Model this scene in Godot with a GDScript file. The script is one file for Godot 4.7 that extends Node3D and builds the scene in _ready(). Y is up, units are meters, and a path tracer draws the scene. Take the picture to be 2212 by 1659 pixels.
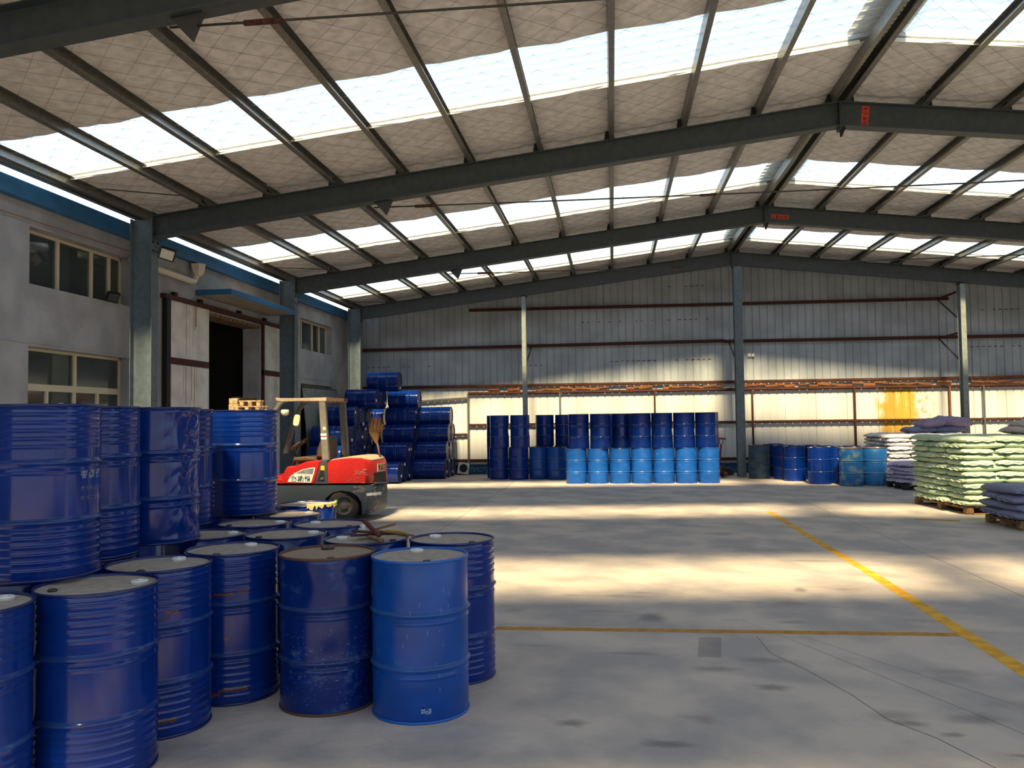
extends Node3D
# A steel shed used as a drum and sack store: x runs across the shed, y up, -z towards the far gable wall.

const EYE := 1.6626
const RIDGE := 3.37          # x of the ridge
const RIDGE_Y := 6.218       # top of the rafters at the ridge
const SLOPE := 0.1147
const LEFT := -7.62          # outer face of the left columns
const FRAMES := [-23.44, -18.43, -12.43, -6.43, -0.43, 5.57]
const SKYLIGHTS := [[-22.4, -20.9], [-17.0, -15.5], [-10.67, -9.17], [-4.75, -3.0], [1.45, 2.95]]
const BACK := -25.0         # far gable wall
const FRONT := 8.6           # open end behind the camera
const WALL_X := -7.95
const DRUM_H := 0.885

var rng := RandomNumberGenerator.new()
var names := {}
var mats := {}
var texs := {}

func _ready() -> void:
	rng.seed = 7
	var cam := Camera3D.new()
	cam.name = "camera"
	var yaw := 0.1201
	var pitch := 0.0424
	var roll := 0.0131
	var rt := Vector3(cos(yaw), 0, -sin(yaw))
	var fw := Vector3(-sin(yaw), 0, -cos(yaw))
	var fd := fw * cos(pitch) + Vector3.UP * sin(pitch)
	var up := Vector3.UP * cos(pitch) - fw * sin(pitch)
	cam.transform = Transform3D(Basis(rt * cos(roll) - up * sin(roll), rt * sin(roll) + up * cos(roll), -fd), Vector3(0, EYE, 0))
	cam.fov = rad_to_deg(2.0 * atan(829.5 / 1789.24))
	cam.near = 0.05
	cam.far = 400.0
	add_child(cam)
	cam.current = true
	var env := Environment.new()
	env.background_mode = Environment.BG_SKY
	var sk := ProceduralSkyMaterial.new()
	sk.sky_top_color = Color(0.64, 0.79, 0.93)
	sk.sky_horizon_color = Color(0.90, 0.95, 0.99)
	sk.sky_curve = 0.25
	sk.ground_bottom_color = Color(0.45, 0.43, 0.40)
	sk.ground_horizon_color = Color(0.70, 0.74, 0.78)
	sk.sky_energy_multiplier = 1.2
	sk.ground_energy_multiplier = 1.2
	var sky := Sky.new()
	sky.sky_material = sk
	env.sky = sky
	env.tonemap_mode = Environment.TONE_MAPPER_LINEAR
	env.tonemap_exposure = 1.28
	env.sdfgi_enabled = true
	env.ssao_enabled = true
	env.ssil_enabled = true
	var we := WorldEnvironment.new()
	we.name = "environment"
	we.environment = env
	add_child(we)
	var sun := DirectionalLight3D.new()
	sun.name = "sun"
	var to_sun := Vector3(-0.02, 1.0, 0.84).normalized()
	sun.look_at_from_position(to_sun * 30.0, Vector3.ZERO, Vector3.RIGHT)
	sun.light_color = Color(1.0, 0.89, 0.68)
	sun.light_energy = 3.8
	sun.light_angular_distance = 7.2
	sun.sky_mode = DirectionalLight3D.SKY_MODE_LIGHT_ONLY
	sun.shadow_enabled = true
	add_child(sun)
	make_materials()
	build_floor()
	build_roof()
	build_frames()
	build_back_wall()
	build_left_building()
	build_right_side()
	build_fixtures()
	build_drums()
	build_forklift()
	build_sacks()
	build_small_things()

# ---------------------------------------------------------------- naming and tagging
func numbered(called: String) -> String:
	var n: int = names.get(called, 0)
	names[called] = n + 1
	return called if n == 0 else "%s_%03d" % [called, n]

func thing(called: String, label: String, category: String, at := Vector3.ZERO, turn := 0.0, group := "") -> Node3D:
	var o := Node3D.new()
	o.name = numbered(called)
	add_child(o)
	o.position = at
	o.rotation.y = turn
	tag(o, label, category, group)
	return o

func tag(o: Node, label: String, category := "", group := "", kind := "") -> Node:
	if label: o.set_meta("label", label)
	if category: o.set_meta("category", category)
	if group: o.set_meta("group", group)
	if kind: o.set_meta("kind", kind)
	return o

func struct_node(called: String, label := "", category := "structure") -> Node3D:
	var o := Node3D.new()
	o.name = called
	o.set_meta("kind", "structure")
	if label: o.set_meta("label", label)
	o.set_meta("category", category)
	add_child(o)
	return o

func part(called: String, m: Mesh, material: Material, parent: Node, label := "") -> MeshInstance3D:
	var o := MeshInstance3D.new()
	o.mesh = m
	o.material_override = null
	if material:
		o.set_surface_override_material(0, material)
	o.name = called if parent != self else numbered(called)
	parent.add_child(o, true)
	if label: o.set_meta("label", label)
	return o

func dup(root: Node3D, label: String, group := "") -> Node3D:
	var base := str(root.name)
	if base.length() > 4 and base[base.length() - 4] == "_" and base.substr(base.length() - 3).is_valid_int():
		base = base.substr(0, base.length() - 4)
	var r: Node3D = root.duplicate()
	r.name = numbered(base)
	add_child(r)
	r.set_meta("label", label)
	if group: r.set_meta("group", group)
	return r

# ---------------------------------------------------------------- mesh helpers
func begin(smooth := false) -> SurfaceTool:
	var st := SurfaceTool.new()
	st.begin(Mesh.PRIMITIVE_TRIANGLES)
	st.set_smooth_group(0 if smooth else -1)
	return st

func finish(st: SurfaceTool) -> ArrayMesh:
	st.generate_normals()
	return st.commit()

# corners counter-clockwise seen from outside
func quad(st: SurfaceTool, a: Vector3, b: Vector3, c: Vector3, d: Vector3, ua := Vector2(0, 1), ub := Vector2(1, 1), uc := Vector2(1, 0), ud := Vector2(0, 0)) -> void:
	for e in [[a, ua], [c, uc], [b, ub], [a, ua], [d, ud], [c, uc]]:
		st.set_uv(e[1])
		st.add_vertex(e[0])

func tri(st: SurfaceTool, a: Vector3, b: Vector3, c: Vector3, ua := Vector2.ZERO, ub := Vector2.ZERO, uc := Vector2.ZERO) -> void:
	for e in [[a, ua], [c, uc], [b, ub]]:
		st.set_uv(e[1])
		st.add_vertex(e[0])

# a box with chamfered edges (c > 0), from its middle and full size, in an optional frame
func box(st: SurfaceTool, mid: Vector3, size: Vector3, basis := Basis.IDENTITY, c := 0.0) -> void:
	var h := size * 0.5
	if c <= 0.0:
		var p := []
		for k in 8:
			p.append(mid + basis * Vector3(h.x * (1 if k & 1 else -1), h.y * (1 if k & 2 else -1), h.z * (1 if k & 4 else -1)))
		quad(st, p[4], p[5], p[7], p[6])
		quad(st, p[1], p[0], p[2], p[3])
		quad(st, p[5], p[1], p[3], p[7])
		quad(st, p[0], p[4], p[6], p[2])
		quad(st, p[6], p[7], p[3], p[2])
		quad(st, p[0], p[1], p[5], p[4])
		return
	c = minf(c, minf(h.x, minf(h.y, h.z)) * 0.9)
	var f := func(sx: float, sy: float, sz: float, ax: int) -> Vector3:
		var v := Vector3((h.x - (0.0 if ax == 0 else c)) * sx, (h.y - (0.0 if ax == 1 else c)) * sy, (h.z - (0.0 if ax == 2 else c)) * sz)
		return mid + basis * v
	for s: float in [-1.0, 1.0]:
		var fl: bool = s < 0
		var q := [[f.call(s, -1, -1, 0), f.call(s, 1, -1, 0), f.call(s, 1, 1, 0), f.call(s, -1, 1, 0)], [f.call(-1, s, -1, 1), f.call(-1, s, 1, 1), f.call(1, s, 1, 1), f.call(1, s, -1, 1)], [f.call(-1, -1, s, 2), f.call(1, -1, s, 2), f.call(1, 1, s, 2), f.call(-1, 1, s, 2)]]
		for e in q:
			if fl: quad(st, e[3], e[2], e[1], e[0])
			else: quad(st, e[0], e[1], e[2], e[3])
	for s: float in [-1.0, 1.0]:
		for t: float in [-1.0, 1.0]:
			var w: bool = s * t > 0
			for e in [[f.call(s, t, -1, 0), f.call(s, t, 1, 0), f.call(s, t, 1, 1), f.call(s, t, -1, 1), w], [f.call(-1, s, t, 1), f.call(1, s, t, 1), f.call(1, s, t, 2), f.call(-1, s, t, 2), w], [f.call(t, -1, s, 2), f.call(t, 1, s, 2), f.call(t, 1, s, 0), f.call(t, -1, s, 0), w]]:
				if e[4]: quad(st, e[3], e[2], e[1], e[0])
				else: quad(st, e[0], e[1], e[2], e[3])
			for u: float in [-1.0, 1.0]:
				var a: Vector3 = f.call(s, t, u, 0)
				var b: Vector3 = f.call(s, t, u, 1)
				var d: Vector3 = f.call(s, t, u, 2)
				if s * t * u > 0: tri(st, a, b, d)
				else: tri(st, b, a, d)

func box_mesh(size: Vector3, c := 0.0, mid := Vector3.ZERO, basis := Basis.IDENTITY) -> ArrayMesh:
	var st := begin()
	box(st, mid, size, basis, c)
	return finish(st)

# box from two corners
func span(st: SurfaceTool, a: Vector3, b: Vector3, c := 0.0) -> void:
	box(st, (a + b) * 0.5, (b - a).abs(), Basis.IDENTITY, c)

func frame_along(dir: Vector3) -> Basis:
	var y := dir.normalized()
	var x := y.cross(Vector3.UP if absf(y.y) < 0.95 else Vector3.RIGHT).normalized()
	return Basis(x, y, x.cross(y))

# bar of rectangular section between two points
func bar(st: SurfaceTool, a: Vector3, b: Vector3, w: float, d: float, c := 0.0) -> void:
	box(st, (a + b) * 0.5, Vector3(w, a.distance_to(b), d), frame_along(b - a), c)

func tube(st: SurfaceTool, pts: Array, r: float, sides := 10, caps := true, r2 := -1.0) -> void:
	var rings := []
	var bs := frame_along(pts[1] - pts[0])
	for i in pts.size():
		var d: Vector3 = (pts[mini(i + 1, pts.size() - 1)] - pts[maxi(i - 1, 0)]).normalized()
		var x := (bs.x - d * d.dot(bs.x)).normalized()
		bs = Basis(x, d, x.cross(d))
		var rr := r if r2 < 0 else lerpf(r, r2, float(i) / (pts.size() - 1))
		var ring := []
		for k in sides:
			var a := TAU * k / sides
			ring.append(pts[i] + (bs.x * cos(a) + bs.z * -sin(a)) * rr)
		rings.append(ring)
	for i in pts.size() - 1:
		for k in sides:
			var n := (k + 1) % sides
			quad(st, rings[i][k], rings[i][n], rings[i + 1][n], rings[i + 1][k])
	if caps:
		for k in sides:
			var n := (k + 1) % sides
			tri(st, pts[0], rings[0][n], rings[0][k])
			var e := pts.size() - 1
			tri(st, pts[e], rings[e][k], rings[e][n])

# profile of (radius, height) turned round the y axis; shift(angle, height) moves the radius
func lathe(st: SurfaceTool, prof: Array, segs: int, shift: Variant = null, mid := Vector3.ZERO) -> void:
	var rows := []
	for p in prof:
		var row := []
		for k in segs + 1:
			var a := TAU * (k % segs) / segs
			var r: float = p.x + (shift.call(a, p.y) if shift != null else 0.0)
			row.append(mid + Vector3(cos(a) * r, p.y, -sin(a) * r))
		rows.append(row)
	var top: float = prof[prof.size() - 1].y
	var bot: float = prof[0].y
	var tall := maxf(absf(top - bot), 0.0001)
	for i in prof.size() - 1:
		for k in segs:
			var u0 := float(k) / segs
			var u1 := float(k + 1) / segs
			var v0: float = 1.0 - (prof[i].y - bot) / tall
			var v1: float = 1.0 - (prof[i + 1].y - bot) / tall
			quad(st, rows[i][k], rows[i][k + 1], rows[i + 1][k + 1], rows[i + 1][k], Vector2(u0, v0), Vector2(u1, v0), Vector2(u1, v1), Vector2(u0, v1))

# polygon in (x, y) with depth along z, chamfered rims
func extrude(st: SurfaceTool, poly: PackedVector2Array, z0: float, z1: float, c := 0.0) -> void:
	var p := poly
	if not Geometry2D.is_polygon_clockwise(p):
		p = p.duplicate()
		p.reverse()
	# Godot's clockwise is for y down: in y up this order runs counter-clockwise
	var area := 0.0
	for i in p.size():
		area += p[i].cross(p[(i + 1) % p.size()])
	if area < 0:
		p.reverse()
	var inner := p
	if c > 0.0:
		var off := Geometry2D.offset_polygon(p, -c, Geometry2D.JOIN_MITER)
		if off.size() == 1 and off[0].size() == p.size():
			inner = off[0]
			var ar := 0.0
			for i in inner.size():
				ar += inner[i].cross(inner[(i + 1) % inner.size()])
			if ar < 0: inner.reverse()
			var best := 0
			for i in inner.size():
				if inner[i].distance_to(p[0]) < inner[best].distance_to(p[0]): best = i
			var turned := PackedVector2Array()
			for i in inner.size(): turned.append(inner[(best + i) % inner.size()])
			inner = turned
		else:
			c = 0.0
	var lo := p[0]
	var hi := p[0]
	for q in p:
		lo = lo.min(q)
		hi = hi.max(q)
	var uv := func(q: Vector2) -> Vector2: return Vector2((q.x - lo.x) / maxf(hi.x - lo.x, 0.0001), 1.0 - (q.y - lo.y) / maxf(hi.y - lo.y, 0.0001))
	var t := Geometry2D.triangulate_polygon(inner)
	for i in range(0, t.size(), 3):
		var a: Vector2 = inner[t[i]]
		var b: Vector2 = inner[t[i + 1]]
		var d: Vector2 = inner[t[i + 2]]
		if (b - a).cross(d - a) < 0:
			var s := b
			b = d
			d = s
		tri(st, Vector3(a.x, a.y, z1), Vector3(b.x, b.y, z1), Vector3(d.x, d.y, z1), uv.call(a), uv.call(b), uv.call(d))
		tri(st, Vector3(b.x, b.y, z0), Vector3(a.x, a.y, z0), Vector3(d.x, d.y, z0), uv.call(b), uv.call(a), uv.call(d))
	for i in p.size():
		var j := (i + 1) % p.size()
		var a := p[i]
		var b := p[j]
		quad(st, Vector3(a.x, a.y, z0 + c), Vector3(b.x, b.y, z0 + c), Vector3(b.x, b.y, z1 - c), Vector3(a.x, a.y, z1 - c), uv.call(a), uv.call(b), uv.call(b), uv.call(a))
		if c > 0.0:
			var e := inner[i]
			var g := inner[j]
			quad(st, Vector3(a.x, a.y, z1 - c), Vector3(b.x, b.y, z1 - c), Vector3(g.x, g.y, z1), Vector3(e.x, e.y, z1), uv.call(a), uv.call(b), uv.call(g), uv.call(e))
			quad(st, Vector3(e.x, e.y, z0), Vector3(g.x, g.y, z0), Vector3(b.x, b.y, z0 + c), Vector3(a.x, a.y, z0 + c), uv.call(e), uv.call(g), uv.call(b), uv.call(a))

func extrude_mesh(poly: Array, z0: float, z1: float, c := 0.0) -> ArrayMesh:
	var st := begin()
	extrude(st, PackedVector2Array(poly), z0, z1, c)
	return finish(st)

# ---------------------------------------------------------------- materials
func noise_tex(key: String, size: int, freq: float, lo: Color, hi: Color, at0 := 0.3, at1 := 0.75, octaves := 4, sd := 1, normal := false, bump := 4.0) -> NoiseTexture2D:
	if texs.has(key): return texs[key]
	var n := FastNoiseLite.new()
	n.seed = sd
	n.noise_type = FastNoiseLite.TYPE_SIMPLEX_SMOOTH
	n.frequency = freq
	n.fractal_octaves = octaves
	var t := NoiseTexture2D.new()
	t.width = size
	t.height = size
	t.seamless = true
	t.noise = n
	if normal:
		t.as_normal_map = true
		t.bump_strength = bump
	else:
		var g := Gradient.new()
		g.set_color(0, lo)
		g.set_color(1, hi)
		g.set_offset(0, at0)
		g.set_offset(1, at1)
		t.color_ramp = g
	texs[key] = t
	return t

func mat(key: String, c: Color, rough: float, metal := 0.0, tex: Texture2D = null, scale := 1.0) -> StandardMaterial3D:
	if mats.has(key): return mats[key]
	var m := StandardMaterial3D.new()
	m.resource_name = key
	m.albedo_color = c
	m.roughness = rough
	m.metallic = metal
	if tex:
		m.albedo_texture = tex
		m.uv1_triplanar = true
		m.uv1_world_triplanar = true
		m.uv1_scale = Vector3.ONE * scale
	mats[key] = m
	return m

func M(key: String) -> StandardMaterial3D:
	return mats[key]

func bumped(m: StandardMaterial3D, t: Texture2D, depth: float) -> StandardMaterial3D:
	m.normal_enabled = true
	m.normal_texture = t
	m.normal_scale = depth
	return m

func make_materials() -> void:
	var wear := noise_tex("wear", 512, 0.008, Color(0.90, 0.90, 0.90), Color(1, 1, 1), 0.25, 0.7, 5, 3)
	var fine := noise_tex("fine", 512, 0.02, Color(0.90, 0.90, 0.90), Color(1, 1, 1), 0.25, 0.7, 4, 5)
	var concrete := noise_tex("concrete", 1024, 0.0035, Color(0.84, 0.85, 0.87), Color(1, 0.985, 0.97), 0.25, 0.70, 9, 11)
	var rough_n := noise_tex("rough_n", 512, 0.05, Color.BLACK, Color.WHITE, 0, 1, 4, 9, true, 3.0)
	var soft_n := noise_tex("soft_n", 512, 0.012, Color.BLACK, Color.WHITE, 0, 1, 3, 19, true, 4.0)
	mat("crack", Color(0.42, 0.41, 0.40), 0.9)
	bumped(mat("concrete", Color(0.765, 0.732, 0.705), 0.78, 0, concrete, 0.27), rough_n, 0.25)
	mat("joint", Color(0.16, 0.15, 0.14), 0.9)
	mat("yellow_line", Color(0.90, 0.68, 0.15), 0.7, 0, noise_tex("line", 512, 0.02, Color(0.90, 0.88, 0.84), Color(1, 1, 1), 0.3, 0.6, 5, 21), 0.4)
	mat("yellow_worn", Color(0.72, 0.52, 0.20), 0.75, 0, texs["line"], 0.9)
	mat("ground", Color(0.58, 0.56, 0.53), 0.9, 0, concrete, 0.1)
	bumped(mat("plaster", Color(0.64, 0.65, 0.67), 0.9, 0, wear, 0.25), rough_n, 0.4)
	mat("soffit", Color(0.60, 0.57, 0.53), 0.9, 0, wear, 0.4)
	mat("blue_paint", Color(0.16, 0.42, 0.62), 0.55, 0, wear, 0.5)
	mat("steel", Color(0.24, 0.28, 0.30), 0.5, 0.0, fine, 0.6)
	mat("steel_column", Color(0.37, 0.43, 0.47), 0.45, 0.0, fine, 0.6)
	mat("galvanised", Color(0.52, 0.52, 0.50), 0.38, 0.75, fine, 1.2)
	mat("rust", Color(0.36, 0.20, 0.15), 0.85, 0, noise_tex("rusty", 512, 0.03, Color(0.55, 0.5, 0.5), Color(1, 1, 1), 0.3, 0.7, 4, 8), 1.5)
	mat("rust_orange", Color(0.62, 0.40, 0.22), 0.9, 0, texs["rusty"], 2.5)
	bumped(mat("insulation", Color(0.87, 0.87, 0.88), 0.62, 0, fine, 0.5), soft_n, 0.6)
	mat("foil_edge", Color(0.86, 0.86, 0.80), 0.5)
	mat("wire", Color(0.36, 0.35, 0.33), 0.5, 0.2)
	mat("roof_sheet", Color(0.75, 0.77, 0.78), 0.5)
	var fg := mat("fibreglass", Color(0.76, 0.93, 1.0, 0.19), 0.5)
	fg.transparency = BaseMaterial3D.TRANSPARENCY_ALPHA
	fg.backlight_enabled = true
	fg.backlight = Color(1.0, 1.0, 1.0)
	fg.cull_mode = BaseMaterial3D.CULL_DISABLED
	mat("panel_upper", Color(0.66, 0.70, 0.74), 0.45, 0, wear, 0.2)
	mat("panel_lower", Color(0.80, 0.81, 0.81), 0.5)
	mat("plinth_blue", Color(0.17, 0.42, 0.60), 0.7, 0, texs["rusty"], 0.8)
	mat("frame_cream", Color(0.80, 0.76, 0.66), 0.5)
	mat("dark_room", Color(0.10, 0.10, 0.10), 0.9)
	var gl := mat("window_glass", Color(0.30, 0.34, 0.34, 0.45), 0.06)
	gl.transparency = BaseMaterial3D.TRANSPARENCY_ALPHA
	mat("door_white", Color(0.88, 0.88, 0.86), 0.5, 0, wear, 0.4)
	mat("board_grey", Color(0.55, 0.57, 0.56), 0.8, 0, wear, 0.6)
	mat("pvc", Color(0.84, 0.82, 0.76), 0.4)
	mat("black", Color(0.05, 0.05, 0.05), 0.6)
	mat("lamp_glass", Color(0.80, 0.80, 0.74), 0.25)
	mat("white_plastic", Color(0.88, 0.88, 0.86), 0.4)
	mat("tie_rod", Color(0.25, 0.25, 0.25), 0.5, 0.3)
	# drums
	var paint := func(key: String, c: Color, rough: float, im: Texture2D) -> void:
		var m := mat(key, c, rough)
		m.albedo_texture = im
		m.texture_repeat = true
		m.metallic_specular = 0.42
	paint.call("drum_dark", Color.WHITE, 0.13, drum_texture(Color(0.030, 0.165, 0.47), Color(0.14, 0.22, 0.40), 0.68, 31, false))
	paint.call("drum_text", Color.WHITE, 0.13, drum_texture(Color(0.030, 0.165, 0.47), Color(0.14, 0.22, 0.40), 0.69, 32, true))
	paint.call("drum_worn", Color.WHITE, 0.24, drum_texture(Color(0.030, 0.145, 0.42), Color(0.30, 0.38, 0.52), 0.56, 33, false))
	paint.call("drum_speck", Color.WHITE, 0.15, drum_texture(Color(0.030, 0.165, 0.47), Color(0.14, 0.22, 0.40), 0.66, 39, false))
	paint.call("drum_bright", Color.WHITE, 0.30, drum_texture(Color(0.05, 0.27, 0.60), Color(0.30, 0.42, 0.60), 0.66, 34, false))
	paint.call("drum_light", Color.WHITE, 0.33, drum_texture(Color(0.085, 0.33, 0.66), Color(0.40, 0.46, 0.55), 0.64, 35, false))
	paint.call("drum_rusty", Color.WHITE, 0.5, drum_texture(Color(0.10, 0.36, 0.62), Color(0.60, 0.56, 0.48), 0.47, 36, false))
	paint.call("drum_rusty_text", Color.WHITE, 0.5, drum_texture(Color(0.10, 0.37, 0.65), Color(0.50, 0.52, 0.52), 0.56, 37, true))
	paint.call("drum_grey", Color.WHITE, 0.6, drum_texture(Color(0.16, 0.28, 0.38), Color(0.34, 0.35, 0.34), 0.45, 38, false))
	mat("rim_blue", Color(0.05, 0.12, 0.36), 0.3)
	mat("rim_light", Color(0.10, 0.36, 0.70), 0.35)
	mat("rim_rust", Color(0.34, 0.22, 0.16), 0.7)
	bumped(mat("dust", Color(0.66, 0.62, 0.585), 0.95, 0, noise_tex("dusty", 512, 0.02, Color(0.92, 0.91, 0.90), Color(1, 1, 1), 0.3, 0.7, 5, 41), 1.3), rough_n, 0.2)
	mat("dust_rust", Color(0.60, 0.52, 0.46), 0.9, 0, texs["dusty"], 3.0)
	mat("lid_blue", Color(0.09, 0.15, 0.36), 0.4, 0, wear, 2.0)
	mat("bung_white", Color(0.86, 0.86, 0.86), 0.4)
	mat("bung_dark", Color(0.22, 0.20, 0.18), 0.5)
	# forklift
	mat("truck_red", Color(0.70, 0.12, 0.11), 0.35, 0, fine, 2.0)
	mat("truck_grey", Color(0.20, 0.24, 0.28), 0.5, 0, noise_tex("scuff", 512, 0.03, Color(1, 1, 1), Color(2.2, 2.2, 2.2), 0.62, 0.75, 5, 44), 1.2)
	mat("guard_grey", Color(0.42, 0.41, 0.39), 0.55, 0, wear, 2.0)
	mat("dusty_top", Color(0.74, 0.66, 0.56), 0.85, 0, fine, 2.0)
	mat("tyre", Color(0.16, 0.15, 0.15), 0.85, 0, wear, 3.0)
	mat("hub", Color(0.30, 0.29, 0.28), 0.6)
	mat("seat", Color(0.27, 0.22, 0.18), 0.55, 0, wear, 3.0)
	mat("mirror_back", Color(0.84, 0.80, 0.66), 0.5)
	mat("cream_plate", Color(0.80, 0.68, 0.54), 0.6)
	# sacks
	mat("sack_green", Color(0.72, 0.81, 0.69), 0.6, 0, fine, 2.0)
	mat("sack_green_pale", Color(0.78, 0.85, 0.73), 0.6, 0, fine, 2.0)
	mat("sack_purple", Color(0.76, 0.72, 0.85), 0.7, 0, fine, 2.0)
	mat("sack_white", Color(0.85, 0.85, 0.87), 0.6, 0, fine, 2.0)
	mat("sack_violet", Color(0.62, 0.55, 0.67), 0.7, 0, fine, 2.0)
	mat("sack_slate", Color(0.52, 0.54, 0.66), 0.7, 0, fine, 2.0)
	mat("sack_beige", Color(0.76, 0.70, 0.66), 0.7, 0, fine, 2.0)
	mat("hem_green", Color(0.80, 0.86, 0.76), 0.7)
	mat("hem_purple", Color(0.86, 0.84, 0.90), 0.7)
	mat("hem_white", Color(0.80, 0.80, 0.82), 0.7)
	mat("wood", Color(0.62, 0.48, 0.33), 0.8, 0, noise_tex("woody", 512, 0.02, Color(0.7, 0.66, 0.6), Color(1, 1, 1), 0.3, 0.7, 5, 51), 1.5)
	mat("wood_pale", Color(0.74, 0.64, 0.50), 0.8, 0, texs["woody"], 2.5)
	mat("pallet_dark", Color(0.14, 0.13, 0.13), 0.7)
	mat("stick_red", Color(0.40, 0.18, 0.14), 0.8, 0, texs["rusty"], 4.0)
	mat("stick_pale", Color(0.60, 0.46, 0.32), 0.8, 0, texs["rusty"], 4.0)
	mat("straw", Color(0.45, 0.34, 0.22), 0.9)
	mat("cloth_white", Color(0.88, 0.87, 0.85), 0.8)
	mat("card_yellow", Color(0.78, 0.70, 0.48), 0.8)
	mat("green_film", Color(0.25, 0.50, 0.30), 0.5)
	mat("label_yellow", Color(0.85, 0.68, 0.05), 0.5)
	mat("rim_yellow", Color(0.72, 0.62, 0.08), 0.6)
	mat("jack_red", Color(0.45, 0.10, 0.10), 0.5)
	mat("rubbish", Color(0.16, 0.14, 0.12), 0.9, 0, texs["rusty"], 4.0)

# ---------------------------------------------------------------- lettering: strokes on a ten by ten grid (x1 y1 x2 y2)
const GLYPHS := {
	"太": "0393 4049 4345 4309 5399 4769", "公": "3004 6094 4427 2788 6588", "在": "0292 3026 2639 2529 4494 6349 6348 3999", "此": "1219 4049 4474 0919 1969 7079 7494 7888",
	"上": "4049 4484 0999", "梁": "1021 0213 0425 3292 5153 8284 4049 0696 4609 4699", "大": "0393 4044 4409 4499", "吉": "0292 4044 1484 1585 1519 1989 8589",
	"台": "4003 0383 6284 1585 8589 8919 1915", "励": "0151 1109 1353 3329 3559 5953 5393 7009 6373 9399 7066 6649 9979", "福": "2030 0242 4205 2529 2544 5191 5393 9395 5555 5595 5696 9699 9959 5956 7679 5787",
	"青": "0191 4045 1383 0595 2629 2666 6669 2767 2868", "岛": "3021 1181 8186 8666 1117 5264 1787 8799 2858 0609 0959 5956", "工": "1181 4149 0999", "业": "2029 6069 0929 0999 0215 9275", "使": "2005 2429 3191 4383 4346 8386 4686 6069 6949 3799", "用": "1119 1181 8189 1484 1787 4149",
	"号": "2171 2124 7174 2474 0595 3537 3787 8789 8959", "3": "1080 8089 1989 1484", "0": "1080 8089 1019 1989", "T": "0191 5159 4149", "A": "0950 5099 2676", "I": "2181 2989 5159", "L": "1119 1989"}

func stroke(im: Image, a: Vector2, b: Vector2, w: float, c: Color) -> void:
	var n := int(ceil(a.distance_to(b) * 1.5)) + 1
	var r := maxf(w * 0.5, 0.5)
	for i in n + 1:
		var p := a.lerp(b, float(i) / n)
		im.fill_rect(Rect2i(int(round(p.x - r)), int(round(p.y - r)), maxi(1, int(round(2 * r))), maxi(1, int(round(2 * r)))), c)

func glyph(im: Image, ch: String, at: Vector2, size: Vector2, w: float, c: Color) -> void:
	if not GLYPHS.has(ch): return
	for s in GLYPHS[ch].split(" "):
		stroke(im, at + Vector2(int(s[0]), int(s[1])) / 9.0 * size, at + Vector2(int(s[2]), int(s[3])) / 9.0 * size, w, c)

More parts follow.
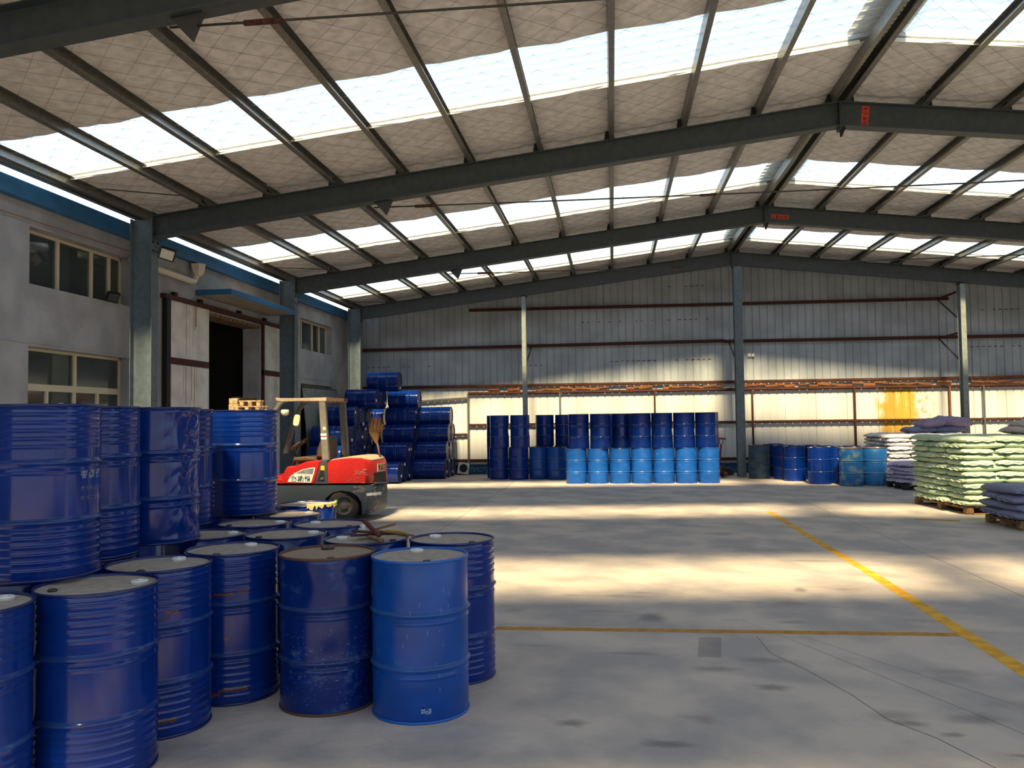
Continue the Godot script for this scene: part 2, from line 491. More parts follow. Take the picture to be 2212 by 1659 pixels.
func drum_texture(base: Color, scuff: Color, cut: float, sd: int, text: bool) -> ImageTexture:
	var w := 512
	var h := 256
	var im := Image.create(w, h, false, Image.FORMAT_RGB8)
	var n := FastNoiseLite.new()
	n.seed = sd
	n.frequency = 0.012
	n.fractal_octaves = 5
	var n2 := FastNoiseLite.new()
	n2.seed = sd + 100
	n2.frequency = 0.05
	n2.fractal_octaves = 3
	for x in w:
		var a := TAU * x / w
		var cx := cos(a) * 82.0
		var cy := sin(a) * 82.0
		for y in h:
			var v := n.get_noise_3d(cx, cy, y * 1.4) * 0.5 + 0.5
			var f := n2.get_noise_3d(cx, cy, y * 1.4) * 0.5 + 0.5
			var c := base * (0.88 + 0.24 * v)
			var k := smoothstep(cut, cut + 0.16, v * 0.72 + f * 0.28)
			c = c.lerp(scuff, k * 0.55)
			var hh := 0.010 + 0.865 * (1.0 - (y + 0.5) / h)
			for yh in [0.292, 0.588]:
				if hh > yh - 0.004 and hh < yh + 0.018: c = c.lerp(Color(0.40, 0.41, 0.46), 0.24 * (0.6 + 0.8 * f))
			c.a = 1
			im.set_pixel(x, y, c)
	if sd == 39:
		var rs := RandomNumberGenerator.new()
		rs.seed = 4
		for e in [[0.565, 0.26, 26], [0.63, 0.245, 16], [0.60, 0.905, 40], [0.54, 0.93, 12], [0.575, 0.56, 6]]:
			for k in e[2] * 5:
				var c := Color(0.50, 0.26, 0.10).lerp(im.get_pixel(int(e[0] * w), int(e[1] * h)), rs.randf_range(0.2, 0.8))
				im.fill_rect(Rect2i(int(e[0] * w + rs.randf_range(-1, 1) * e[2] * 0.6), int(e[1] * h + rs.randf_range(-1, 1) * rs.randf() * 5.0), rs.randi_range(1, 4), 1), c)
	if sd == 34:
		var rs := RandomNumberGenerator.new()
		rs.seed = 6
		im.fill_rect(Rect2i(int(0.487 * w), int(0.905 * h), 3, 3), Color(0.20, 0.12, 0.10))
		for k in 60: im.fill_rect(Rect2i(int(0.50 * w + rs.randf_range(-8, 8)), int(0.93 * h + rs.randf_range(-4, 4)), 2, 1), Color(0.62, 0.68, 0.74))
		for k in 14: im.fill_rect(Rect2i(int(rs.randf_range(0.36, 0.62) * w), int(rs.randf_range(0.1, 0.9) * h), 1, rs.randi_range(3, 9)), Color(0.38, 0.52, 0.70))
	if sd == 33:
		var rs := RandomNumberGenerator.new()
		rs.seed = 9
		for k in 260:
			var x := int(rs.randf_range(0.28, 0.66) * w)
			var y := int((0.45 + 0.5 * rs.randf()) * h)
			im.fill_rect(Rect2i(x, y, rs.randi_range(1, 5), rs.randi_range(1, 2)), im.get_pixel(x, y).lerp(Color(0.55, 0.60, 0.70), rs.randf_range(0.1, 0.6)))
	if text:
		var tc := Color(0.72, 0.74, 0.78)
		for side in 1:
			var x0 := 20 + side * 256
			if cut < 0.6:
				for i in 4: glyph(im, "工业使用"[i], Vector2(x0 + i * 26, 40), Vector2(20, 20), 2.5, tc)
				for i in 8: glyph(im, "号青岛工业使用上"[i], Vector2(x0 + i * 11, 70), Vector2(7, 8), 1.0, tc)
			else:
				tc = Color(0.42, 0.46, 0.56)
				for i in 4: glyph(im, "青岛吉工"[i], Vector2(x0 + i * 17, 98), Vector2(11, 12), 1.5, tc)
				for i in 9: glyph(im, "吉号青岛工业使用上"[i], Vector2(x0 + i * 9, 122), Vector2(6, 6), 1.0, tc * 0.75)
				for i in 6: glyph(im, "用号工业上吉"[i], Vector2(x0 + i * 10, 137), Vector2(6, 6), 1.0, tc * 0.75)
	im.generate_mipmaps()
	return ImageTexture.create_from_image(im)

# ---------------------------------------------------------------- floor
func build_floor() -> void:
	var fl := struct_node("floor", "grey concrete floor with dust, faint stains and yellow painted lines", "floor")
	var st := begin()
	span(st, Vector3(-12.6, -0.35, BACK - 0.4), Vector3(16.2, -0.02, FRONT + 1.0))
	part("bed", finish(st), M("joint"), fl)
	var xs := [-8.45, -2.62, 3.66, 9.9, 16.1]
	var zs := [BACK - 0.3, -18.7, -12.68, -6.74, -0.7, FRONT + 0.9]
	for i in xs.size() - 1:
		for j in zs.size() - 1:
			var g := 0.004
			part("slab", box_mesh(Vector3(xs[i + 1] - xs[i] - 2 * g, 0.06, zs[j + 1] - zs[j] - 2 * g), 0.003, Vector3((xs[i] + xs[i + 1]) / 2, -0.03, (zs[j] + zs[j + 1]) / 2)), M("concrete"), fl)
	var line := func(a: Vector2, b: Vector2, w: float, m: String) -> void:
		var d := (b - a).normalized()
		var nn := Vector2(-d.y, d.x) * w * 0.5
		var s := begin()
		for e in [[0.0015, 1]]:
			var p := [a - nn, b - nn, b + nn, a + nn]
			var q := []
			for v in p: q.append(Vector3(v.x, 0.0015, v.y))
			quad(s, q[3], q[2], q[1], q[0])
			for k in 4:
				var u: Vector3 = q[k]
				var v: Vector3 = q[(k + 1) % 4]
				quad(s, v, u, u - Vector3.UP * 0.0015, v - Vector3.UP * 0.0015)
		part("painted_line", finish(s), M(m), fl)
	line.call(Vector2(2.66, -14.9), Vector2(2.655, -9.2), 0.105, "yellow_line")
	line.call(Vector2(2.655, -9.2), Vector2(2.53, -2.0), 0.12, "yellow_line")
	line.call(Vector2(-1.9, -6.60), Vector2(2.55, -6.655), 0.10, "yellow_worn")
	line.call(Vector2(4.72, -13.85), Vector2(5.3, -13.6), 0.14, "yellow_worn")
	# old stains with soft edges, and cracks
	var stain := mat("stain", Color(1, 1, 1, 1), 0.8)
	stain.transparency = BaseMaterial3D.TRANSPARENCY_ALPHA
	stain.vertex_color_use_as_albedo = true
	var blot := func(c: Vector2, rx: float, rz: float, sd: int, tint: Color) -> void:
		var s := begin()
		var n := 36
		rng.seed = sd
		var rings := [[], [], []]
		for k in n:
			var a := TAU * k / n
			var r := 0.85 + 0.13 * sin(a * 2.0 + sd * 1.7) + 0.09 * sin(a * 5.0 + sd * 2.3) + 0.08 * sin(a * 9.0 + sd) + 0.12 * rng.randf()
			for g in 3: rings[g].append(Vector3(c.x + cos(a) * rx * r * [0.35, 0.75, 1.3][g], 0.0012, c.y - sin(a) * rz * r * [0.35, 0.75, 1.3][g]))
		var al := [tint.a, tint.a * 0.6, 0.0]
		var put := func(v: Vector3, k: float) -> void:
			s.set_color(Color(tint.r, tint.g, tint.b, k))
			s.add_vertex(v)
		for k in n:
			var m := (k + 1) % n
			for v in [[Vector3(c.x, 0.0012, c.y), al[0]], [rings[0][m], al[0]], [rings[0][k], al[0]]]: put.call(v[0], v[1])
			for g in 2:
				for v in [[rings[g][k], al[g]], [rings[g][m], al[g]], [rings[g + 1][m], al[g + 1]], [rings[g][k], al[g]], [rings[g + 1][m], al[g + 1]], [rings[g + 1][k], al[g + 1]]]: put.call(v[0], v[1])
		part("stain", finish(s), stain, fl)
	var dk := Color(0.10, 0.10, 0.115, 0.30)
	for e in [[0.30, -7.05, 0.13, 0.16], [1.55, -4.75, 0.10, 0.05], [-0.25, -4.6, 0.10, 0.05], [0.25, -4.35, 0.12, 0.06], [1.75, -8.25, 0.07, 0.12], [0.95, -5.3, 0.10, 0.08], [1.72, -4.6, 0.06, 0.04], [1.95, -4.35, 0.07, 0.03]]:
		blot.call(Vector2(e[0], e[1]), e[2], e[3], int(e[0] * 100) + 50, dk)
	var fr := RandomNumberGenerator.new()
	fr.seed = 77
	for k in 46:
		var far := k > 30
		var c := Vector2(fr.randf_range(-0.9, 2.6), fr.randf_range(-8.5, -3.6)) if not far else Vector2(fr.randf_range(-2.0, 6.0), fr.randf_range(-18.0, -8.5))
		blot.call(c, fr.randf_range(0.06, 0.24) * (2.0 if far else 1.0), fr.randf_range(0.03, 0.12) * (2.0 if far else 1.0), k + 200, Color(0.11, 0.11, 0.12, fr.randf_range(0.10, 0.24)) if k % 7 else Color(0.40, 0.16, 0.10, 0.16))
	# square mark
	var sq := begin()
	for v in [[0.62, -6.46], [0.555, -5.92], [0.715, -5.92], [0.62, -6.46], [0.715, -5.92], [0.785, -6.46]]:
		sq.set_color(Color(0.11, 0.11, 0.12, 0.20))
		sq.add_vertex(Vector3(v[0], 0.0011, v[1]))
	part("stain", finish(sq), stain, fl)
	var crack := func(pts: Array, w: float) -> void:
		var s := begin()
		for i in pts.size() - 1:
			var a: Vector2 = pts[i]
			var b: Vector2 = pts[i + 1]
			var nn := Vector2(-(b - a).y, (b - a).x).normalized() * w
			quad(s, Vector3(a.x + nn.x, 0.001, a.y + nn.y), Vector3(b.x + nn.x, 0.001, b.y + nn.y), Vector3(b.x - nn.x, 0.001, b.y - nn.y), Vector3(a.x - nn.x, 0.001, a.y - nn.y))
		part("crack", finish(s), M("crack"), fl)
	crack.call([Vector2(1.02, -7.0), Vector2(1.3, -6.4), Vector2(1.66, -5.6), Vector2(2.02, -4.8), Vector2(2.3, -4.1)], 0.0015)
	crack.call([Vector2(1.05, -6.5), Vector2(1.07, -6.05), Vector2(1.22, -5.7), Vector2(1.38, -5.2), Vector2(1.46, -4.8), Vector2(1.62, -4.55), Vector2(1.75, -4.2), Vector2(1.9, -3.8)], 0.0028)
	crack.call([Vector2(1.2, -6.9), Vector2(1.75, -5.9), Vector2(2.25, -5.1)], 0.0013)
	var gr := struct_node("ground", "", "ground")
	st = begin()
	span(st, Vector3(-60, -0.5, -70), Vector3(70, -0.36, 60))
	part("yard", finish(st), M("ground"), gr)
	st = begin()
	span(st, Vector3(16.25, -0.35, -40), Vector3(60, -0.03, 50))
	span(st, Vector3(-40, -0.35, FRONT + 1.05), Vector3(16.2, -0.03, 50))
	part("paving", finish(st), M("ground"), gr)

# ---------------------------------------------------------------- roof
func roof_y(x: float) -> float:
	return RIDGE_Y - SLOPE * absf(x - RIDGE)

# point on a slope: s = +1 right, -1 left; d = distance from the ridge in plan; lift above the rafters' top
func rp(s: float, d: float, z: float, lift: float) -> Vector3:
	return Vector3(RIDGE + s * d, RIDGE_Y - SLOPE * d + lift, z)

func build_roof() -> void:
	var ce := struct_node("ceiling", "quilted pale insulation under a steel sheet roof, held by thin wire mesh", "ceiling")
	var half := 11.12
	# opaque strips between the skylights
	var cuts := [BACK - 0.2]
	for sl in SKYLIGHTS:
		cuts.append(sl[0])
		cuts.append(sl[1])
	cuts.append(FRONT)
	var n := FastNoiseLite.new()
	n.seed = 77
	n.frequency = 0.9
	var purl := []
	for k in 11: purl.append(0.12 + k * 1.073 if k else 0.12)
	for s: float in [-1.0, 1.0]:
		for i in range(0, cuts.size(), 2):
			var z0: float = cuts[i]
			var z1: float = cuts[i + 1]
			var st := begin(true)
			var nz := int(ceil((z1 - z0) / 0.14))
			var nx := int(half / 0.14)
			var f := func(a: int, b: int) -> Vector3:
				var d := 0.14 + (half - 0.14) * a / nx
				var z := lerpf(z0, z1, float(b) / nz)
				var w := fposmod(d - 0.12, 1.073) / 1.073
				var sag := 0.028 * sin(PI * w)
				var u := (d + z) / 0.42
				var v := (d - z) / 0.42
				sag -= 0.011 * sin(PI * w) * (absf(sin(PI * u)) * absf(sin(PI * v)))
				sag -= 0.016 * n.get_noise_2d(d * 1.1 * s, z * 1.4) * sin(PI * w)
				var e := minf(z - z0, z1 - z)
				var wavy := 0.0
				if e < 0.001: wavy = 0.035 * n.get_noise_2d(d * 1.6 * s + 40.0, z * 3.0)
				return rp(s, d, z + wavy, 0.155 - sag)
			for a in nx:
				for b in nz:
					if s < 0: quad(st, f.call(a, b), f.call(a + 1, b), f.call(a + 1, b + 1), f.call(a, b + 1))
					else: quad(st, f.call(a, b + 1), f.call(a + 1, b + 1), f.call(a + 1, b), f.call(a, b))
			part("insulation_blanket", finish(st), M("insulation"), ce)
			st = begin()
			var p := [rp(s, 0.0, z0, 0.20), rp(s, half + 0.12, z0, 0.20), rp(s, half + 0.12, z1, 0.20), rp(s, 0.0, z1, 0.20)]
			var up := Vector3.UP * 0.05
			for g in [p]:
				if s < 0: g.reverse()
				quad(st, g[0], g[1], g[2], g[3])
				quad(st, g[3] + up, g[2] + up, g[1] + up, g[0] + up)
				for k in 4:
					var q := (k + 1) % 4
					quad(st, g[q], g[k], g[k] + up, g[q] + up)
			part("roof_sheet", finish(st), M("roof_sheet"), ce)
		# purlins: thin C sections along the shed
		for k in purl.size():
			var d: float = purl[k]
			var a := rp(s, d, 0, 0)
			var st := begin()
			var tilt := Basis(Vector3.BACK, -s * atan(SLOPE))
			var len: float = FRONT - BACK + 0.05
			var mz: float = (FRONT + BACK) / 2
			var fl := -s * 0.033
			box(st, Vector3(a.x, a.y, mz) + tilt * Vector3(0, 0.078, 0), Vector3(0.005, 0.15, len), tilt)
			box(st, Vector3(a.x, a.y, mz) + tilt * Vector3(fl, 0.004, 0), Vector3(0.066, 0.005, len), tilt)
			box(st, Vector3(a.x, a.y, mz) + tilt * Vector3(fl, 0.150, 0), Vector3(0.066, 0.005, len), tilt)
			box(st, Vector3(a.x, a.y, mz) + tilt * Vector3(fl * 2.0, 0.014, 0), Vector3(0.005, 0.02, len), tilt)
			part("purlin", finish(st), M("galvanised"), ce)
		# eave strut
		var e := rp(s, 10.97, 0, 0)
		var st := begin()
		span(st, Vector3(e.x - 0.004, 4.99, BACK), Vector3(e.x + 0.004, 5.165, FRONT))
		span(st, Vector3(e.x, 4.985, BACK), Vector3(e.x + s * 0.07, 4.993, FRONT))
		span(st, Vector3(e.x, 5.16, BACK), Vector3(e.x + s * 0.07, 5.168, FRONT))
		part("eave_strut", finish(st), M("galvanised"), ce)
		# small braces from the eave strut to the first purlin
		for sl in SKYLIGHTS:
			st = begin()
			bar(st, rp(s, 10.9, sl[0] - 0.02, 0.05), rp(s, 9.85, sl[0] - 1.15, 0.05), 0.02, 0.012)
			part("brace", finish(st), M("tie_rod"), ce)
		# wire mesh
		st = begin(true)
		var step := 0.42
		for fam: float in [-1.0, 1.0]:
			var c := -40.0
			while c < 40.0:
				# line z = c + fam * d clipped to the slope
				var d0 := 0.15
				var d1 := half - 0.1
				var za := c + fam * d0
				var zb := c + fam * d1
				var lo := BACK
				var hi := FRONT
				if fam > 0:
					if za < lo: d0 = lo - c
					if zb > hi: d1 = hi - c
				else:
					if za > hi: d0 = c - hi
					if zb < lo: d1 = c - lo
				if d1 - d0 > 0.1:
					var pts := []
					var m := maxi(2, int((d1 - d0) / 0.6))
					for i in m + 1:
						var d := lerpf(d0, d1, float(i) / m)
						pts.append(rp(s, d, c + fam * d, 0.118 - 0.012 * sin(PI * fposmod(d - 0.12, 1.073) / 1.073)))
					tube(st, pts, 0.0016, 3, false)
				c += step
		var wm := part("wire_mesh", finish(st), M("wire"), ce)
		wm.set_meta("kind", "stuff")
	# ridge cap, dark ribbed underside
	var st := begin()
	for s: float in [-1.0, 1.0]:
		bar(st, rp(s, 0.17, BACK - 0.2, 0.265), rp(s, 0.17, FRONT, 0.265), 0.36, 0.012)
	part("ridge_cap", finish(st), M("roof_sheet"), ce)
	st = begin()
	var z := BACK + 0.2
	while z < FRONT:
		span(st, Vector3(RIDGE - 0.1, RIDGE_Y + 0.165, z), Vector3(RIDGE + 0.1, RIDGE_Y + 0.178, z + 0.03))
		z += 0.11
	part("ridge_slats", finish(st), M("galvanised"), ce).set_meta("kind", "stuff")
	# skylights
	var num := 1
	for sl in SKYLIGHTS:
		for s: float in [-1.0, 1.0]:
			var w := struct_node("window_%d" % num, "", "skylight")
			w.set_meta("label", "strip of pale translucent corrugated skylight, %s slope, %s bay" % ["left" if s < 0 else "right", ["far end", "second", "third", "nearest visible", "rearmost"][(num - 1) / 2]])
			num += 1
			st = begin()
			var prof := []
			var zz: float = sl[0] - 0.06
			var e: float = sl[1] + 0.06
			var k := 0
			var seq := [[0.0, 0.0], [0.12, 0.0], [0.145, 0.028], [0.19, 0.028], [0.215, 0.0]]
			while zz < e:
				for q in seq:
					if zz + q[0] <= e: prof.append(Vector2(zz + q[0], q[1]))
				zz += 0.215
			for i in prof.size() - 1:
				var a: Vector2 = prof[i]
				var b: Vector2 = prof[i + 1]
				if b.x - a.x < 0.001: continue
				var p0 := rp(s, 0.05, a.x, 0.172 + a.y)
				var p1 := rp(s, half + 0.1, a.x, 0.172 + a.y)
				var p2 := rp(s, half + 0.1, b.x, 0.172 + b.y)
				var p3 := rp(s, 0.05, b.x, 0.172 + b.y)
				if s < 0: quad(st, p0, p1, p2, p3)
				else: quad(st, p3, p2, p1, p0)
			part("corrugated_pane", finish(st), M("fibreglass"), w)
			st = begin()
			var q0 := rp(s, 0.2, sl[0] - 0.01, 0.150)
			var q1 := rp(s, half - 0.1, sl[0] - 0.01, 0.150)
			bar(st, q0, q1, 0.012, 0.05)
			part("edge_trim", finish(st), M("foil_edge"), w)

# ---------------------------------------------------------------- steel frames
func build_frames() -> void:
	var place := ["at the far gable wall", "second from the far wall", "third from the far wall", "fourth from the far wall", "fifth from the far wall", "sixth from the far wall"]
	for i in FRAMES.size():
		var z: float = FRAMES[i]
		for s: float in [-1.0, 1.0]:
			var out := 10.99       # outer column face from the ridge
			var inn := 10.62
			var side := "left" if s < 0 else "right"
			var c := thing("steel_column", "grey-blue steel column with bolted flanges, %s row, %s" % [side, place[i]], "column", Vector3(RIDGE + s * 10.805, 0, z), 0.0, "side columns of the shed")
			var top := roof_y(RIDGE + s * 10.8) - 0.03
			var st := begin()
			box(st, Vector3(0, top / 2, 0), Vector3(0.35, top, 0.012))
			part("web", finish(st), M("steel_column"), c)
			for t: float in [-1.0, 1.0]:
				part("flange", box_mesh(Vector3(0.014, top, 0.20), 0.002, Vector3(t * 0.178, top / 2, 0)), M("steel_column"), c)
			part("base_plate", box_mesh(Vector3(0.46, 0.02, 0.30), 0.003, Vector3(0, 0.01, 0)), M("steel_column"), c)
			st = begin()
			for k in 4:
				for zz in [-0.07, 0.07]:
					box(st, Vector3(-s * 0.19, top - 0.10 - k * 0.14, zz), Vector3(0.024, 0.03, 0.03), Basis.IDENTITY, 0.004)
			part("bolt_row", finish(st), M("black"), c)
			# rafter
			var r := thing("steel_rafter", "dark grey steel rafter on the %s slope, frame %s" % [side, place[i]], "beam", Vector3(RIDGE, RIDGE_Y, z), 0.0, "rafters of the shed")
			var dep := 0.36
			var strip := func(y0: float, y1: float, hz: float) -> ArrayMesh:
				return extrude_mesh([Vector2(s * 0.020, y0), Vector2(s * (inn - 0.016), y0 - SLOPE * inn), Vector2(s * (inn - 0.016), y1 - SLOPE * inn), Vector2(s * 0.020, y1)], -hz, hz)
			part("web", strip.call(-0.014, -dep + 0.014, 0.005), M("steel"), r)
			part("top_flange", strip.call(0.0, -0.014, 0.095), M("steel"), r)
			part("bottom_flange", strip.call(-dep + 0.014, -dep, 0.095), M("steel"), r)
			part("end_plate", box_mesh(Vector3(0.016, dep + 0.05, 0.20), 0.002, Vector3(s * 0.010, -dep / 2 - 0.02, 0)), M("steel"), r)
			part("heel_plate", box_mesh(Vector3(0.016, dep + 0.10, 0.20), 0.002, Vector3(s * (inn - 0.006), -SLOPE * inn - dep / 2, 0)), M("steel"), r)
			for k in 10:
				var d := 0.12 + k * 1.073
				st = begin()
				var b := Vector3(s * d, -SLOPE * d, 0)
				var poly := [Vector2(-0.10, 0.0), Vector2(0.07, 0.0), Vector2(0.05, 0.13), Vector2(0.0, 0.13)]
				var pp := []
				for q in poly: pp.append(Vector2(b.x + s * (q.x + 0.012), b.y + q.y - s * SLOPE * s * q.x))
				if s < 0: pp.reverse()
				extrude(st, PackedVector2Array(pp), 0.060, 0.068)
				part("purlin_clip", finish(st), M("black"), r)
			if s > 0 and i in [1, 2]:
				# bracket under the apex
				st = begin()
				extrude(st, PackedVector2Array([Vector2(0.003, -dep), Vector2(0.09, -dep), Vector2(0.03, -dep - 0.14), Vector2(0.003, -dep - 0.14)]), -0.006, 0.006)
				part("apex_bracket", finish(st), M("black"), r)
		# tie rod with its end brackets
		if i in [1, 2, 3]:
			var y := 4.985
			var t := thing("tie_rod", "thin dark tie rod with a turnbuckle, spanning below the rafters %s" % place[i], "rod", Vector3(RIDGE, y, z + 0.0), 0.0, "roof tie rods")
			var st := begin(true)
			var pts := []
			for k in 15:
				var u := -1.0 + 2.0 * k / 14
				pts.append(Vector3(u * 7.0, -0.035 * (1 - u * u), 0))
			tube(st, pts, 0.011, 8)
			part("rod", finish(st), M("tie_rod"), t)
			for s: float in [-1.0, 1.0]:
				part("bracket", extrude_mesh([Vector2(s * 6.70, 0.10), Vector2(s * 6.98, 0.065), Vector2(s * 6.80, -0.13)], -0.03, 0.03), M("tie_rod"), t)
			st = begin()
			box(st, Vector3(-6.18, -0.01, 0), Vector3(0.34, 0.045, 0.03), Basis.IDENTITY, 0.006)
			part("turnbuckle", finish(st), M("rust"), t)
			st = begin()
			box(st, Vector3(-1.9, -0.035, 0), Vector3(0.24, 0.035, 0.03), Basis.IDENTITY, 0.006)
			part("turnbuckle", finish(st), M("rust"), t)

# ---------------------------------------------------------------- far gable wall
func build_back_wall() -> void:
	var w := struct_node("wall_back", "far gable wall of ribbed metal sheet, bluish grey above, cream below, on a blue plinth", "wall")
	var st := begin()
	span(st, Vector3(-12.5, -0.3, BACK - 0.30), Vector3(15.0, 0.42, BACK - 0.01))
	part("plinth", finish(st), M("plinth_blue"), w)
	st = begin()
	extrude(st, PackedVector2Array([Vector2(-12.5, 0.4), Vector2(15.0, 0.4), Vector2(15.0, roof_y(14.6) + 0.15), Vector2(RIDGE, RIDGE_Y + 0.16), Vector2(-12.5, roof_y(-8.0) + 0.15)]), BACK - 0.14, BACK - 0.05)
	part("backing", finish(st), M("roof_sheet"), w)
	var stain := stain_material()
	var x := -8.0
	var idx := 0
	while x < 14.7:
		var wd := 0.868
		for low in [true, false]:
			st = begin()
			# four ribs a sheet
			var cols := []
			for r in 4:
				var b := x + r * wd / 4
				cols.append(Vector2(b + 0.0, 0.0))
				cols.append(Vector2(b + 0.172, 0.0))
				cols.append(Vector2(b + 0.182, 0.014 if low else 0.020))
				cols.append(Vector2(b + 0.205, 0.014 if low else 0.020))
			cols.append(Vector2(x + wd - 0.004, 0.0))
			for k in cols.size() - 1:
				var a: Vector2 = cols[k]
				var b: Vector2 = cols[k + 1]
				var y0a := 0.30 if low else 2.52
				var z0 := BACK + (0.012 if low else 0.0)
				var ya := 2.56 if low else roof_y(a.x) + 0.14
				var yb := 2.56 if low else roof_y(b.x) + 0.14
				var ua := Vector2((a.x - 6.6) / 2.8, 1.0 - 0.3 / 2.56)
				var ub := Vector2((b.x - 6.6) / 2.8, 1.0 - 0.3 / 2.56)
				quad(st, Vector3(a.x, y0a, z0 - a.y), Vector3(b.x, y0a, z0 - b.y), Vector3(b.x, yb, z0 - b.y), Vector3(a.x, ya, z0 - a.y), ua, ub, Vector2(ub.x, 0), Vector2(ua.x, 0))
			var m := M("panel_lower") if low else M("panel_upper")
			if low and x > 6.6 and x < 8.8: m = stain
			part("wall_sheet", finish(st), m, w)
		x += wd
		idx += 1
	# rusty girts and the pipe frame in front of the lower sheets
	var g := func(a: Vector3, b: Vector3, wd: float, m: String, called := "girt") -> void:
		var s := begin()
		bar(s, a, b, wd, 0.05, 0.004)
		bar(s, a + Vector3(0, wd * 0.5, 0.04), b + Vector3(0, wd * 0.5, 0.04), 0.012, 0.06)
		part(called, finish(s), M(m), w)
	var zg := BACK + 0.075
	g.call(Vector3(-8.0, 3.83, zg), Vector3(3.3, 3.87, zg), 0.07, "rust")
	g.call(Vector3(3.3, 3.85, zg), Vector3(14.5, 3.80, zg), 0.07, "rust")
	g.call(Vector3(-4.3, 4.99, zg), Vector3(9.6, 4.93, zg), 0.06, "rust")
	g.call(Vector3(-8.0, 2.66, zg), Vector3(14.5, 2.64, zg), 0.07, "rust")
	g.call(Vector3(-4.36, 2.44, zg), Vector3(14.5, 2.42, zg), 0.06, "rust")
	g.call(Vector3(-4.36, 1.48, zg), Vector3(14.5, 1.47, zg), 0.05, "rust")
	g.call(Vector3(-8.0, 0.40, zg), Vector3(14.5, 0.40, zg), 0.07, "rust")
	g.call(Vector3(-5.9, 2.22, zg), Vector3(-4.4, 2.30, zg), 0.045, "galvanised")
	g.call(Vector3(-5.6, 1.18, zg), Vector3(-4.4, 1.20, zg), 0.045, "rust")
	for e in [[-4.36, "galvanised"], [-1.56, "galvanised"], [1.25, "rust"], [4.07, "rust"], [6.94, "rust"], [9.54, "rust_orange"], [10.45, "galvanised"]]:
		st = begin()
		bar(st, Vector3(e[0], 0, zg + 0.03), Vector3(e[0], 2.44, zg + 0.03), 0.07, 0.05, 0.006)
		part("post", finish(st), M(e[1]), w)
	# crumbled rusty flashing between the two rails
	st = begin()
	rng.seed = 5
	for seg in [[-4.2, -2.7, 1.0], [-2.3, 3.2, 0.9], [3.6, 9.3, 1.0], [9.6, 12.0, 1.0]]:
		var xx: float = seg[0]
		while xx < seg[1]:
			var l := 0.12 + 0.3 * rng.randf()
			if rng.randf() < 0.8:
				box(st, Vector3(xx + l / 2, 2.545 + 0.03 * rng.randf_range(-1, 1), zg + 0.0), Vector3(l, 0.04 + 0.05 * rng.randf(), 0.05), Basis(Vector3.BACK, 0.12 * rng.randf_range(-1, 1)), 0.01)
			xx += l * 0.9
	part("rusty_flashing", finish(st), M("rust_orange"), w).set_meta("kind", "stuff")
	# thin rust streaks of old fixings
	st = begin()
	for q in [[-7.5, -5.4, 3.32], [-2.6, -2.0, 3.28], [1.6, 3.0, 5.55], [9.9, 14.2, 4.6], [9.9, 14.2, 3.55], [-1.0, 3.0, 4.55], [0.0, 3.0, 3.35]]:
		var xx: float = q[0]
		while xx < q[1]:
			if rng.randf() < 0.7: box(st, Vector3(xx, q[2] + 0.01 * rng.randf(), BACK + 0.004), Vector3(0.05 + 0.06 * rng.randf(), 0.018, 0.008), Basis.IDENTITY)
			xx += 0.16
	part("old_fixing_holes", finish(st), M("rust"), w).set_meta("kind", "stuff")
	# wind posts in front of the gable
	var posts := [[-2.45, 0.12, roof_y(-2.45) - 0.41, "slim pale grey steel post left of the tall middle one, far wall"], [3.49, 0.22, roof_y(3.49) - 0.41, "tall grey-blue steel post under the ridge, far wall"], [9.33, 0.13, roof_y(9.33) - 0.41, "slim grey steel post behind the sack stacks, far wall"]]
	for i in 3:
		var q = posts[i]
		var p := thing("steel_post", q[3], "column", Vector3(q[0], 0, -23.38), 0.0, "gable posts")
		var hh: float = q[2]
		var wd: float = q[1]
		var pm: StandardMaterial3D = M("steel_column") if i == 1 else mat("post_pale", Color(0.52, 0.56, 0.56), 0.45, 0, texs["fine"], 0.6)
		part("front_flange", box_mesh(Vector3(wd, hh, 0.012), 0.002, Vector3(0, hh / 2, 0.12)), pm, p)
		part("rear_flange", box_mesh(Vector3(wd, hh, 0.012), 0.002, Vector3(0, hh / 2, -0.12)), pm, p)
		part("web", box_mesh(Vector3(0.012, hh, 0.228), 0.0, Vector3(0, hh / 2, 0)), pm, p)
		part("head_plate", box_mesh(Vector3(wd + 0.06, 0.014, 0.28), 0.002, Vector3(0, hh + 0.007, 0)), M("black"), p)
		for y in ([3.83, 4.95] if i == 2 else [3.84]):
			var s := begin()
			bar(s, Vector3(-0.02, y, -0.13), Vector3(-0.05 if i else 0.05, y - 0.02, -1.46), 0.04, 0.05)
			part("girt_bracket", finish(s), M("rust"), p)
			s = begin()
			bar(s, Vector3(-0.02, y - 0.75, -0.13), Vector3(-0.05 if i else 0.05, y - 0.05, -1.44), 0.03, 0.03)
			part("girt_strut", finish(s), M("steel"), p)

